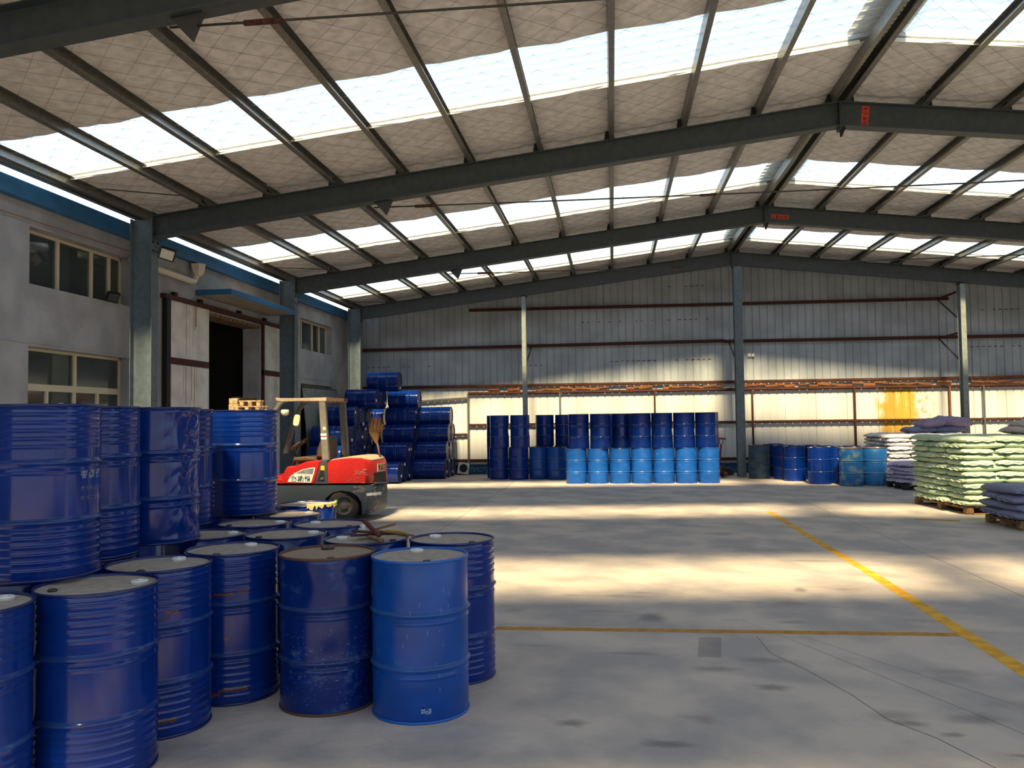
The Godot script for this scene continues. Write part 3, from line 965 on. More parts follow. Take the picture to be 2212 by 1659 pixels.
func stain_material() -> StandardMaterial3D:
	var im := Image.create(256, 256, false, Image.FORMAT_RGB8)
	var n := FastNoiseLite.new()
	n.seed = 61
	n.frequency = 0.02
	n.fractal_octaves = 5
	var base := Color(0.80, 0.81, 0.81)
	var yel := Color(0.76, 0.60, 0.24)
	for x in 256:
		for y in 256:
			var u := x / 256.0
			var v := y / 256.0
			var k := n.get_noise_2d(x * 1.0, y * 0.5)
			var d := absf(u - 0.58 + 0.09 * v) / (0.155 + 0.02 * sin(v * 5.0))
			var a := 1.0 - smoothstep(0.75, 1.15, d + k * 0.6)
			var b := clampf(1.0 - (absf(u - 0.78) / 0.2) - absf(v - 0.3) * 1.0, 0, 1) * clampf(n.get_noise_2d(x * 3.0, y * 3.0) * 2.2, 0, 1)
			var c := base.lerp(yel, clampf(a, 0, 1)).lerp(Color(0.55, 0.50, 0.34), b * 0.6)
			if a > 0.5 and n.get_noise_2d(x * 6.0, y * 0.3) > 0.42: c = c.lerp(base, 0.5)
			im.set_pixel(x, y, c)
	im.generate_mipmaps()
	var m := mat("panel_stained", Color.WHITE, 0.5)
	m.albedo_texture = ImageTexture.create_from_image(im)
	return m

# ---------------------------------------------------------------- plastered building along the left side
func build_left_building() -> void:
	var w := struct_node("wall_left", "grey plastered wall of the building along the left side", "wall")
	var holes := [[-12.88, -10.47, 3.62, 4.42], [-12.88, -10.47, 0.9, 2.755], [-17.99, -14.0, 0.0, 3.86], [-22.89, -20.46, 3.55, 4.36], [-22.88, -20.5, 0.0, 2.65], [-8.2, -5.8, 3.62, 4.42], [-8.2, -5.8, 0.9, 2.755]]
	var zs := [BACK, FRONT]
	var ys := [0.0, 4.86]
	for h in holes:
		for k in 2:
			if not h[k] in zs: zs.append(h[k])
			if not h[k + 2] in ys: ys.append(h[k + 2])
	zs.sort()
	ys.sort()
	var st := begin()
	for i in zs.size() - 1:
		# merge cells upwards where they are solid
		var run := -1.0
		for j in ys.size() - 1:
			var cz: float = (zs[i] + zs[i + 1]) / 2
			var cy: float = (ys[j] + ys[j + 1]) / 2
			var solid := true
			for h in holes:
				if cz > h[0] and cz < h[1] and cy > h[2] and cy < h[3]: solid = false
			if solid and run < 0: run = ys[j]
			if run >= 0 and (not solid or j == ys.size() - 2):
				span(st, Vector3(WALL_X - 0.40, run, zs[i]), Vector3(WALL_X, ys[j + 1] if solid else ys[j], zs[i + 1]))
				run = -1.0
	part("plaster", finish(st), M("plaster"), w)
	st = begin()
	for e in [[BACK, -19.7], [-13.8, FRONT]]: span(st, Vector3(WALL_X, 2.80, e[0]), Vector3(WALL_X + 0.012, 2.82, e[1]))
	part("string_course", finish(st), M("plaster"), w)
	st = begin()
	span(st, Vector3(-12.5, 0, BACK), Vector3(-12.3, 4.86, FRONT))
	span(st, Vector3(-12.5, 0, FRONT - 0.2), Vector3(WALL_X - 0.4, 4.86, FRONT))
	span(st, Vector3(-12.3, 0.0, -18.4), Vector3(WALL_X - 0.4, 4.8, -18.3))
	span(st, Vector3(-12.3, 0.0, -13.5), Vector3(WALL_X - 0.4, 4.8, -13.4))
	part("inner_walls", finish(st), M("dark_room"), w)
	st = begin()
	span(st, Vector3(-12.5, 4.80, BACK - 0.1), Vector3(WALL_X - 0.40, 4.90, FRONT))
	span(st, Vector3(WALL_X - 0.45, 4.86, BACK - 0.1), Vector3(WALL_X + 0.02, 4.92, FRONT))
	part("roof_slab", finish(st), M("soffit"), w)
	var t1 := struct_node("trim_1", "long blue painted fascia band along the building's roof edge", "fascia")
	st = begin()
	span(st, Vector3(WALL_X + 0.02, 4.715, BACK), Vector3(WALL_X + 0.15, 4.953, FRONT), 0.006)
	part("fascia_board", finish(st), M("blue_paint"), t1)
	# windows
	var num := [11]
	var win := func(z0: float, z1: float, y0: float, y1: float, cuts: Array, transom: float, label: String, low_cuts := []) -> void:
		var n := struct_node("window_%d" % num[0], label, "window")
		num[0] += 1
		var xf := WALL_X - 0.22
		var b := 0.04
		var s := begin()
		span(s, Vector3(xf, y0, z0), Vector3(xf + 0.06, y0 + b, z1), 0.004)
		span(s, Vector3(xf, y1 - b, z0), Vector3(xf + 0.06, y1, z1), 0.004)
		span(s, Vector3(xf, y0, z0), Vector3(xf + 0.06, y1, z0 + b), 0.004)
		span(s, Vector3(xf, y0, z1 - b), Vector3(xf + 0.06, y1, z1), 0.004)
		part("window_frame", finish(s), M("frame_cream"), n)
		for g in [[cuts, transom if low_cuts.size() else y0 + b, y1 - b], [low_cuts, y0 + b, transom]]:
			for c in g[0]:
				s = begin()
				span(s, Vector3(xf, g[1], c - 0.026), Vector3(xf + 0.065, g[2], c + 0.026), 0.004)
				part("mullion", finish(s), M("frame_cream"), n)
		if transom > 0:
			s = begin()
			span(s, Vector3(xf, transom - 0.05, z0 + b), Vector3(xf + 0.066, transom + 0.05, z1 - b), 0.004)
			part("transom", finish(s), M("frame_cream"), n)
		for g in [[cuts, transom if low_cuts.size() else y0 + b, y1 - b], [low_cuts, y0 + b, transom]]:
			if g[2] - g[1] < 0.1: continue
			var all: Array = [z0 + b] + g[0] + [z1 - b]
			all.sort()
			for i in all.size() - 1:
				s = begin()
				span(s, Vector3(xf + 0.026, g[1], all[i]), Vector3(xf + 0.030, g[2], all[i + 1]))
				part("pane", finish(s), M("window_glass"), n)
	win.call(-12.88, -10.47, 3.62, 4.42, [-11.29, -12.09, -12.55], 0, "upper window with cream frame and dark panes, nearest on the left wall")
	win.call(-12.88, -10.47, 0.9, 2.755, [-11.71], 2.2, "lower shopfront window with cream transom, nearest on the left wall", [-11.08, -11.70, -12.27])
	win.call(-22.89, -20.46, 3.55, 4.36, [-20.95, -21.75, -22.3], 0, "far upper window with cream frame, beyond the canopy on the left wall")
	win.call(-22.88, -20.5, 0.0, 2.65, [-21.35], 2.1, "low dark window behind the leaning grey board")
	win.call(-8.2, -5.8, 3.62, 4.42, [-7.0], 0, "upper window of the left wall outside the view")
	win.call(-8.2, -5.8, 0.9, 2.755, [-7.0], 2.2, "lower window of the left wall outside the view")
	# sliding doors
	var d := struct_node("door_1", "wide loading doorway with white sliding leaves and a rusty track", "door")
	var leaf := func(z0: float, z1: float, streaks: bool) -> void:
		var s := begin()
		var xd := WALL_X + 0.03
		for e in [[0.05, 2.74], [2.86, 3.90]]:
			for k in [[z0 + 0.03, (z0 + z1) / 2 - 0.004], [(z0 + z1) / 2 + 0.004, z1 - 0.03]]:
				span(s, Vector3(xd, e[0], k[0]), Vector3(xd + 0.035, e[1], k[1]), 0.004)
		var lf := part("sliding_leaf", finish(s), M("door_white"), d)
		s = begin()
		span(s, Vector3(xd - 0.005, 2.74, z0), Vector3(xd + 0.05, 2.86, z1), 0.004)
		part("rail", finish(s), M("rust"), lf)
		s = begin()
		span(s, Vector3(xd - 0.01, 0.03, z0), Vector3(xd + 0.045, 3.93, z0 + 0.05), 0.004)
		span(s, Vector3(xd - 0.01, 0.03, z1 - 0.05), Vector3(xd + 0.045, 3.93, z1), 0.004)
		part("stile", finish(s), M("rust") if not streaks else M("door_white"), lf)
		if streaks:
			s = begin()
			rng.seed = 12
			for k in 9:
				var zz := lerpf(z0 + 0.45, z1 - 0.45, rng.randf())
				var y1 := 3.9 if k % 2 else 2.73
				var l := 0.3 + 0.7 * rng.randf()
				span(s, Vector3(xd + 0.034, y1 - l, zz), Vector3(xd + 0.0358, y1, zz + 0.012 + 0.03 * rng.randf()))
			part("rust_streak", finish(s), mat("rust_streak", Color(0.62, 0.48, 0.32), 0.7), lf)
	leaf.call(-15.46, -14.0, true)
	leaf.call(-19.55, -18.05, false)
	st = begin()
	span(st, Vector3(WALL_X, 3.90, -19.7), Vector3(WALL_X + 0.11, 3.985, -13.8), 0.006)
	part("track", finish(st), M("rust"), d)
	for zz in [-14.25, -15.2, -16.9, -18.2, -19.2]:
		st = begin()
		span(st, Vector3(WALL_X, 3.98, zz), Vector3(WALL_X + 0.09, 4.06, zz + 0.10), 0.01)
		part("hanger", finish(st), M("black"), d)
	st = begin()
	span(st, Vector3(WALL_X, 0.0, -14.0), Vector3(WALL_X + 0.10, 3.9, -13.86), 0.006)
	part("stop_post", finish(st), M("black"), d)
	st = begin()
	span(st, Vector3(WALL_X - 0.41, 3.80, -17.99), Vector3(WALL_X + 0.004, 3.87, -14.0))
	part("lintel", finish(st), mat("lintel", Color(0.58, 0.47, 0.36), 0.9, 0, texs["rusty"], 0.8), d)
	# canopy
	var c := thing("door_canopy", "blue edged concrete canopy slab over the loading doorway", "canopy", Vector3(WALL_X, 4.13, -16.68))
	part("slab", box_mesh(Vector3(0.71, 0.085, 3.22), 0.004, Vector3(0.36, 0.045, 0)), M("soffit"), c)
	part("edge", box_mesh(Vector3(0.02, 0.108, 3.26), 0.003, Vector3(0.725, 0.052, 0)), M("blue_paint"), c)
	for s: float in [-1.0, 1.0]:
		part("edge", box_mesh(Vector3(0.72, 0.108, 0.02), 0.003, Vector3(0.36, 0.052, s * 1.62)), M("blue_paint"), c)

func build_right_side() -> void:
	var w := struct_node("wall_right", "", "wall")
	var st := begin()
	span(st, Vector3(14.75, 0, BACK), Vector3(14.9, 5.0, -8.0))
	span(st, Vector3(14.75, 4.5, -8.0), Vector3(14.9, 5.0, FRONT))
	part("sheeting", finish(st), M("panel_upper"), w)
	var f := struct_node("wall_front", "", "wall")
	st = begin()
	extrude(st, PackedVector2Array([Vector2(-7.9, 4.4), Vector2(14.9, 4.4), Vector2(14.9, roof_y(14.6) + 0.15), Vector2(RIDGE, RIDGE_Y + 0.16), Vector2(-7.9, roof_y(-7.9) + 0.15)]), FRONT - 0.1, FRONT)
	part("gable_sheeting", finish(st), M("panel_upper"), f)

# ---------------------------------------------------------------- small fixtures on the structure
func build_fixtures() -> void:
	var f := thing("floodlight", "square floodlight with a pale lens, bolted under the rafter beside the column", "floodlight", Vector3(-7.10, 4.40, -12.36))
	var tilt := Basis(Vector3.UP, 0.35) * Basis(Vector3.RIGHT, 0.45) * Basis(Vector3.BACK, -0.32)
	part("housing", box_mesh(Vector3(0.24, 0.20, 0.07), 0.012, tilt * Vector3(0.09, 0, 0), tilt), M("black"), f)
	part("lens", box_mesh(Vector3(0.20, 0.155, 0.012), 0.004, tilt * Vector3(0.09, 0, 0.035), tilt), M("lamp_glass"), f)
	part("heat_sink", box_mesh(Vector3(0.13, 0.12, 0.06), 0.008, tilt * Vector3(0.09, 0, -0.06), tilt), M("steel"), f)
	var st := begin()
	bar(st, Vector3(-0.12, 0.10, -0.02), Vector3(0.02, 0.02, 0.0), 0.03, 0.01)
	bar(st, Vector3(-0.12, 0.02, -0.02), Vector3(0.02, -0.05, 0.0), 0.03, 0.01)
	part("bracket", finish(st), M("steel"), f)
	f = thing("floodlight", "small dark floodlight standing on the sill of the nearest upper window", "floodlight", Vector3(-7.93, 3.68, -12.3))
	tilt = Basis(Vector3.UP, PI / 2 - 0.3) * Basis(Vector3.RIGHT, 0.5)
	part("housing", box_mesh(Vector3(0.22, 0.16, 0.07), 0.012, Vector3(0.04, 0.02, 0), tilt), M("black"), f)
	part("lens", box_mesh(Vector3(0.18, 0.12, 0.01), 0.003, Vector3(0.04, 0.02, 0) + tilt * Vector3(0, 0, 0.036), tilt), M("steel"), f)
	st = begin()
	bar(st, Vector3(-0.06, -0.06, 0), Vector3(0.03, -0.03, 0.0), 0.16, 0.012)
	part("bracket", finish(st), M("black"), f)
	# rainwater pipe
	var p := thing("drain_pipe", "white plastic rainwater pipe with a hopper head on the left wall", "pipe", Vector3(WALL_X, 0, 0))
	st = begin(true)
	tube(st, [Vector3(0.10, 4.38, -12.75), Vector3(0.10, 4.36, -13.9), Vector3(0.10, 4.345, -14.72), Vector3(0.10, 4.36, -14.80), Vector3(0.10, 4.41, -14.85), Vector3(0.14, 4.50, -14.86)], 0.058, 14)
	part("pipe", finish(st), M("pvc"), p)
	st = begin()
	lathe(st, [Vector2(0.0, 4.47), Vector2(0.07, 4.47), Vector2(0.13, 4.56), Vector2(0.14, 4.66), Vector2(0.15, 4.67), Vector2(0.15, 4.69), Vector2(0.0, 4.69)], 6, null, Vector3(0.16, 0, -14.86))
	part("hopper", finish(st), M("pvc"), p)
	# thin cable along the wall
	var c := thing("cable", "thin cable strung along the left wall above the upper window", "cable", Vector3(WALL_X + 0.02, 4.5, 0))
	st = begin(true)
	var pts := []
	for k in 13:
		var u := k / 12.0
		pts.append(Vector3(0.02, -0.02 + 0.05 * u - 0.02 * sin(u * PI), -6.0 - 6.9 * u))
	pts.append(Vector3(0.02, -0.03, -12.92))
	tube(st, pts, 0.009, 6)
	part("sheath", finish(st), mat("cable_grey", Color(0.55, 0.46, 0.40), 0.7), c)
	var b := thing("junction_box", "pair of small white electrical boxes on the far wall right of the tall post", "electrical box", Vector3(4.08, 3.40, BACK + 0.03))
	for s: float in [-1.0, 1.0]:
		part("box", box_mesh(Vector3(0.09, 0.10, 0.05), 0.01, Vector3(s * 0.052, 0.05, 0)), M("white_plastic"), b)
	# red paper slips on the beams
	var slip := func(at: Vector3, w: float, h: float, text: String, down: bool, turn: float, label: String) -> void:
		var im := Image.create(128 if down else 512, 512 if down else 128, false, Image.FORMAT_RGB8)
		im.fill(Color(0.80, 0.30, 0.24))
		for k in text.length():
			glyph(im, text[k], Vector2(22, 18 + k * 124) if down else Vector2(22 + k * 122, 22), Vector2(84, 84), 9.0, Color(0.16, 0.07, 0.06))
		im.generate_mipmaps()
		var m := StandardMaterial3D.new()
		m.albedo_texture = ImageTexture.create_from_image(im)
		m.roughness = 0.8
		var o := MeshInstance3D.new()
		var s := begin()
		extrude(s, PackedVector2Array([Vector2(-w / 2, -h / 2), Vector2(w / 2, -h / 2), Vector2(w / 2, h / 2), Vector2(-w / 2, h / 2)]), 0, 0.002)
		o.mesh = finish(s)
		o.set_surface_override_material(0, m)
		o.name = numbered("paper_slip")
		add_child(o)
		o.position = at
		o.rotation.z = turn
		tag(o, label, "paper slip")
	slip.call(Vector3(3.73, 6.00, -12.424), 0.10, 0.30, "太公在此", true, -0.10, "red paper slip with black characters running down, on the nearer rafter by the apex")
	slip.call(Vector3(3.69, 5.985, -18.424), 0.37, 0.095, "上梁大吉", false, -SLOPE, "red paper slip with black characters running across, on the farther rafter by the apex")

# ---------------------------------------------------------------- drums
var drum_kinds := {}

func drum_profile(ribbed: bool, r: float) -> Array:
	var pr := [Vector2(r - 0.004, 0.010), Vector2(r, 0.020)]
	var marks := []
	if ribbed:
		for y in [0.055, 0.095, 0.135, 0.175, 0.215]: marks.append([y, 0.0034, 0.011])
		for y in [0.67, 0.71, 0.75, 0.79, 0.83]: marks.append([y, 0.0034, 0.011])
	for y in [0.292, 0.588]:
		marks.append([y - 0.047, 0.004, 0.013])
		marks.append([y - 0.026, -0.003, 0.008])
		marks.append([y, 0.0130, 0.017])
	marks.sort_custom(func(a: Array, b: Array) -> bool: return a[0] < b[0])
	for m in marks:
		for k in [-1.35, -1.0, -0.5, 0.0, 0.5, 1.0, 1.35]:
			if absf(k) > 1.1:
				var yy: float = m[0] + k * m[2]
				if yy > pr[pr.size() - 1].y + 0.002 and (k < 0 or not marks.any(func(o: Array) -> bool: return o != m and absf(o[0] - yy) < o[2] * 1.4)): pr.append(Vector2(r, yy))
				continue
			pr.append(Vector2(r + m[1] * (0.5 + 0.5 * cos(PI * k)), m[0] + k * m[2]))
	pr.append(Vector2(r, DRUM_H - 0.020))
	pr.append(Vector2(r - 0.004, DRUM_H - 0.010))
	return pr

# dents: [angle, height, width in radians, height of the dent, depth]
func drum(key: String, paint: String, rim: String, lid: String, ribbed: bool, segs: int, dents := [], crumple := 0.0, dirty := false) -> Node3D:
	var o := Node3D.new()
	var r := 0.2765
	var n := FastNoiseLite.new()
	n.seed = 90
	n.frequency = 1.6
	n.fractal_type = FastNoiseLite.FRACTAL_RIDGED
	n.fractal_octaves = 3
	var shift: Variant = null
	if dents.size() or crumple > 0.0:
		shift = func(a: float, y: float) -> float:
			var d := 0.0
			for e in dents:
				var da: float = absf(angle_difference(a, e[0])) / e[2]
				var dy: float = absf(y - e[1]) / e[3]
				d -= e[4] * exp(-(da * da + dy * dy) * 1.8)
			if crumple > 0.0:
				var w := exp(-pow(angle_difference(a, 0.15) / 0.6, 2.0))
				d -= crumple * (0.03 + w) * clampf(n.get_noise_3d(cos(a) * 0.9, y * 2.4, sin(a) * 0.9) * 0.5 + 0.35, 0.0, 1.0) * smoothstep(0.0, 0.06, y) * smoothstep(DRUM_H, DRUM_H - 0.06, y)
			return d
	var prof := drum_profile(ribbed, r)
	if shift != null:
		var more := []
		for i in prof.size() - 1:
			var a: Vector2 = prof[i]
			var b: Vector2 = prof[i + 1]
			var k := maxi(1, int((b.y - a.y) / 0.018))
			for j in k: more.append(a.lerp(b, float(j) / k))
		more.append(prof[prof.size() - 1])
		prof = more
	var st := begin(true)
	lathe(st, prof, segs, shift)
	part("shell", finish(st), M(paint), o)
	for y in [0.0075, DRUM_H - 0.0075]:
		st = begin(true)
		lathe(st, [Vector2(r - 0.006, y - 0.0075), Vector2(r + 0.002, y - 0.0075), Vector2(r + 0.005, y - 0.004), Vector2(r + 0.005, y + 0.004), Vector2(r + 0.002, y + 0.0075), Vector2(r - 0.003, y + 0.0075), Vector2(r - 0.007, y + 0.003), Vector2(r - 0.007, y - 0.006)], segs)
		part("chime", finish(st), M(rim), o)
	st = begin(true)
	var ly := DRUM_H - 0.018
	lathe(st, [Vector2(r - 0.004, ly + 0.006), Vector2(r - 0.016, ly), Vector2(r - 0.05, ly - 0.001), Vector2(r * 0.5, ly + 0.002), Vector2(0.0, ly + 0.003)], segs)
	part("lid", finish(st), M(lid), o)
	st = begin(true)
	lathe(st, [Vector2(0.0, 0.012), Vector2(r - 0.004, 0.010)], segs)
	part("bottom", finish(st), M("lid_blue"), o)
	st = begin()
	lathe(st, [Vector2(0.040, ly), Vector2(0.042, ly + 0.012), Vector2(0.036, ly + 0.018), Vector2(0.012, ly + 0.018), Vector2(0.010, ly + 0.022), Vector2(0.0, ly + 0.022)], 16, null, Vector3(0.19, 0, 0))
	part("bung_cap", finish(st), M("bung_dark") if dirty else M("bung_white"), o)
	st = begin()
	lathe(st, [Vector2(0.022, ly), Vector2(0.023, ly + 0.008), Vector2(0.018, ly + 0.012), Vector2(0.0, ly + 0.012)], 12, null, Vector3(-0.19, 0, 0.02))
	part("vent_plug", finish(st), M("bung_dark"), o)
	o.name = "oil_drum"
	drum_kinds[key] = o
	return o

func put_drum(kind: String, at: Vector3, turn: float, label: String, group: String, lying := false, squeeze := 1.0) -> Node3D:
	var o: Node3D = drum_kinds[kind].duplicate()
	o.name = numbered("oil_drum")
	add_child(o)
	var b := Basis(Vector3.UP, turn)
	if lying: b = Basis(Vector3.BACK, -PI / 2) * b
	else: b = b * Basis.from_scale(Vector3(squeeze, 1, squeeze))
	o.transform = Transform3D(b, at)
	tag(o, label, "drum", group)
	return o

func build_drums() -> void:
	drum("dark", "drum_dark", "rim_blue", "dust", true, 64)
	drum("speck", "drum_speck", "rim_blue", "dust", true, 64)
	drum("smooth", "drum_dark", "rim_blue", "dust", false, 64)
	drum("text", "drum_text", "rim_blue", "dust", true, 64)
	drum("dented", "drum_worn", "rim_rust", "dust_rust", false, 96, [[2.4, 0.72, 0.5, 0.12, 0.030], [3.6, 0.78, 0.35, 0.10, 0.012], [4.6, 0.20, 0.5, 0.10, 0.030], [4.0, 0.10, 0.3, 0.06, 0.016], [4.9, 0.46, 0.35, 0.12, 0.022], [5.6, 0.16, 0.4, 0.08, 0.014], [4.7, 0.68, 0.3, 0.08, 0.024], [3.2, 0.34, 0.3, 0.1, 0.012]], 0.006, true)
	drum("crumpled", "drum_dark", "rim_blue", "dust", false, 128, [[0.0, 0.66, 0.4, 0.2, 0.010]], 0.026)
	drum("bright", "drum_bright", "rim_light", "dust", false, 72)
	drum("far_dark", "drum_dark", "rim_blue", "lid_blue", true, 40)
	drum("far_text", "drum_text", "rim_blue", "lid_blue", true, 40)
	drum("far_blue", "drum_bright", "rim_blue", "lid_blue", false, 40)
	drum("far_light", "drum_light", "rim_light", "dust", false, 40)
	drum("far_rusty", "drum_rusty", "rim_rust", "dust_rust", false, 40, [[4.4, 0.5, 0.5, 0.1, 0.012]], 0.003)
	drum("far_rusty_text", "drum_rusty_text", "rim_rust", "dust_rust", false, 40)
	drum("far_grey", "drum_grey", "rim_rust", "dust_rust", false, 40, [[4.2, 0.15, 0.6, 0.1, 0.014]], 0.003)
	drum("far_dented", "drum_dark", "rim_blue", "lid_blue", true, 48, [[4.71, 0.44, 0.42, 0.12, 0.016]])
	drum("lying", "drum_dark", "rim_blue", "lid_blue", true, 40)
	# the group at the front left, standing on the floor
	var g := "drums standing at the front left"
	var d := func(k: String, x: float, z: float, turn: float, label: String) -> void:
		put_drum(k, Vector3(x, 0, z), turn, label, g)
	d.call("dark", -2.844, -3.344, 1.2, "dark blue drum cut by the bottom left corner of the photo, dusty lid")
	d.call("dark", -2.525, -3.826, 0.55, "big dark blue ribbed drum at the lower left, under the largest raised drum")
	d.call("speck", -2.536, -4.404, 1.50, "dark blue drum with rust specks, right behind the big lower left one")
	d.call("speck", -2.365, -4.956, 1.4, "dark blue drum with a dusty lid and white cap, left of the dented drum")
	d.call("dented", -1.714, -4.843, 1.9, "battered dark blue drum with dents and a rusty lid, left of the bright one")
	d.call("bright", -1.13, -4.77, 1.9, "bright medium blue smooth drum standing foremost in the middle of the photo")
	d.call("dark", -1.069, -5.43, 2.4, "dark blue drum standing right behind the bright blue one")
	d.call("smooth", -1.647, -5.417, 2.9, "dark blue drum carrying the sticks and white rag on its lid")
	d.call("smooth", -2.288, -5.619, 0.6, "dark blue drum behind the dented one, lid and white cap showing")
	d.call("smooth", -2.157, -6.182, 2.6, "dark blue drum with a dusty lid, left behind the one with sticks")
	d.call("smooth", -2.79, -6.22, 0.5, "dark blue drum in front of the tallest raised drum, pale dusty lid")
	d.call("smooth", -2.864, -5.57, 0.7, "dark blue drum half hidden by the crumpled raised drum, white cap")
	d.call("smooth", -2.76, -6.82, 0.8, "dark blue drum with a half sunlit lid just before the sunlit yellow-topped one")
	d.call("smooth", -2.92, -7.67, 2.2, "dark blue drum with a sunlit lid and torn wrapping, nearest the forklift")
	for e in [[-3.12, -4.05], [-3.13, -4.66], [-3.40, -6.09], [-3.36, -6.87]]:
		put_drum("smooth", Vector3(e[0], 0, e[1]), 0.3, "dark blue drum hidden under the raised drums at the left", "hidden lower drums at the left")
	g = "drums raised on the front left ones"
	var u := func(k: String, x: float, z: float, turn: float, label: String) -> void:
		put_drum(k, Vector3(x, DRUM_H + 0.001, z), turn, label, g)
	u.call("text", -2.98, -4.04, -0.50, "largest raised dark blue drum at the left edge, white lettering on its side")
	u.call("dark", -3.13, -4.66, 0.4, "raised dark blue drum second from the left edge")
	u.call("crumpled", -3.04, -5.24, -0.2, "raised dark blue drum with crumpled creased sides, third from the left edge")
	u.call("dark", -3.38, -6.09, 0.6, "narrowly seen raised dark blue drum between the crumpled and the sunlit one")
	u.call("text", -3.17, -6.85, 0.15, "raised glossy royal blue drum carrying broken pallet wood on top")
	# two tiers along the far wall
	g = "upright drums along the far wall"
	var sq := 0.962
	var low := [["far_dented", -3.16, -22.95, "dark blue lower drum at the left end of the far upright row"], ["far_dented", -2.60, -22.80, "dark blue lower drum, second from the left end of the far row"], ["far_blue", -2.05, -22.97, "medium blue lower drum, third from the left end of the far row"], ["far_blue", -1.53, -22.78, "medium blue lower drum, fourth from the left end of the far row"]]
	var nth := ["first", "second", "third", "fourth", "fifth", "sixth", "seventh"]
	var lx := [-0.94, -0.39, 0.17, 0.72, 1.27, 1.83, 2.39]
	for k in 7:
		low.append(["far_light", lx[k], -21.40 + 0.02 * (k % 2), "light blue lower drum in the far row, %s of seven from the left" % nth[k] if k != 5 else "light blue lower drum with rusty scuffs, sixth of seven in the far row"])
	for e in low: put_drum(e[0], Vector3(e[1], 0, e[2]), PI / 2 if e[0] == "far_dented" else 4.2 + e[1] * 3.0, e[3], g, false, sq)
	for e in [[-3.32, -23.55], [-1.98, -23.90], [-1.40, -23.90], [2.44, -22.0]]: put_drum("far_dark", Vector3(e[0], 0, e[1]), 1.0, "dark blue drum behind the lower front drums of the far row", "hidden lower drums of the far row", false, sq)
	var upr := [["far_dented", -3.13, -22.90, "dark blue upper drum with a round dent, left end of the far row"], ["far_dented", -2.55, -22.82, "dark blue upper drum with a round dent, second in the far row"], ["far_text", -1.95, -23.88, "dark blue upper drum set back alone in the gap of the far row"], ["far_text", -1.38, -23.90, "dark blue upper drum set back, just right of the gap"],
		["far_dark", -0.87, -21.42, "dark blue upper drum standing foremost over the first light blue drum"], ["far_dark", -0.31, -21.38, "dark blue upper drum over the second light blue drum"], ["far_text", 0.21, -21.75, "dark blue upper drum set back over the third light blue drum"], ["far_dark", 0.70, -21.38, "dark blue upper drum over the fourth light blue drum"],
		["far_dented", 1.24, -21.40, "dark blue upper drum over the fifth light blue drum"], ["far_dented", 1.79, -21.38, "dark blue upper drum over the sixth light blue drum"], ["far_text", 2.34, -21.42, "dark blue upper drum over the last light blue drum"], ["far_dark", 2.46, -22.02, "dark blue upper drum peeping out behind the right end of the far row"], ["far_dark", -3.32, -23.53, "dark blue upper drum peeping out behind the left end of the far row"]]
	for e in upr: put_drum(e[0], Vector3(e[1], DRUM_H + 0.001, e[2]), PI / 2 if e[0] == "far_dented" else (0.2 if e[0] == "far_text" else 1.0 + e[1]), e[3], g, false, sq)
	# right of the tall post
	g = "drums right of the tall post"
	for e in [["far_grey", 3.87, -22.85, "weathered grey-blue drum with a rusty rim beside the tall post"], ["far_dark", 4.40, -23.65, "dark blue drum showing behind the weathered grey one"], ["far_dark", 4.47, -22.60, "dark blue drum between the weathered grey and the royal blue ones"], ["far_dark", 4.60, -21.98, "royal blue drum, second from the weathered grey one, front row"], ["far_dark", 5.08, -22.45, "dark blue drum seen as a sliver behind the royal blue one"],
		["far_dark", 4.97, -20.95, "ribbed purple-blue drum left of the rusty light blue pair"], ["far_dark", 5.46, -21.22, "dark blue drum seen as a strip left of the rusty light blue one"], ["far_rusty", 5.56, -20.40, "light blue drum with large rusty bare patches, front row"], ["far_rusty_text", 6.10, -20.42, "light blue drum with white lettering, beside the purple sacks"],
		["far_dark", 6.0, -21.0, "dark blue drum behind the light blue lettered one"], ["far_dark", 5.27, -21.80, "dark blue drum whose lid shows behind the ribbed purple-blue one"], ["far_dark", 5.86, -21.60, "dark blue drum whose lid shows in the rear row near the sacks"]]:
		put_drum(e[0], Vector3(e[1], 0, e[2]), 0.9 if e[0] == "far_rusty_text" else 3.0, e[3], g, false, 0.985)
	# lying drums stacked in the far left corner, course by course
	var r := 0.2865
	var pitch := 2.0 * r * sin(PI / 3)
	var stacks := [["left", -7.2, -20.03, [[0, [0, 1, 2, 3, 4]], [1, [0, 1, 2, 3, 4]], [2, [0, 1, 2, 3, 4]], [3, [1, 2, 3]], [4, [2, 3]]]],
		["rear left", -7.2, -23.95, [[0, [0, 1]], [1, [0]], [2, [-1, 0]], [3, [-1]]]],
		["middle", -6.05, -21.50, [[0, [0, 1, 2, 3, 4, 5]], [1, [1, 2, 3, 4]], [2, [2, 3, 4]], [3, [2, 3]], [4, [2]]]],
		["right", -5.16, -23.20, [[0, [0, 1, 2]], [1, [0, 1]], [2, [0, 1]], [3, [0]]]]]
	var courses := ["bottom", "second", "third", "fourth", "fifth"]
	var rows := ["front", "second row back", "third row back", "fourth row back", "fifth row back", "rearmost row"]
	for s in stacks:
		for cs in s[3]:
			for k in cs[1].size():
				var dz: float = cs[1][k]
				var x: float = s[1] + (0.33 if cs[0] == 4 and s[0] == "left" else 0.0)
				var z: float = s[2] - r * cs[0] - 2 * r * dz - 0.001 * dz
				var y: float = r + pitch * cs[0]
				put_drum("lying", Vector3(x - DRUM_H / 2, y, z), 1.0 + 2.3 * k + cs[0], "blue drum lying on its side, %s corner stack, %s course, %s" % [s[0], courses[cs[0]], rows[k]], "lying drums in the far left corner", true)
	put_drum("lying", Vector3(-6.42 - DRUM_H / 2, r + pitch * 5, -22.95), 0.4, "blue drum lying alone on the very top of the corner stacks", "lying drums in the far left corner", true)

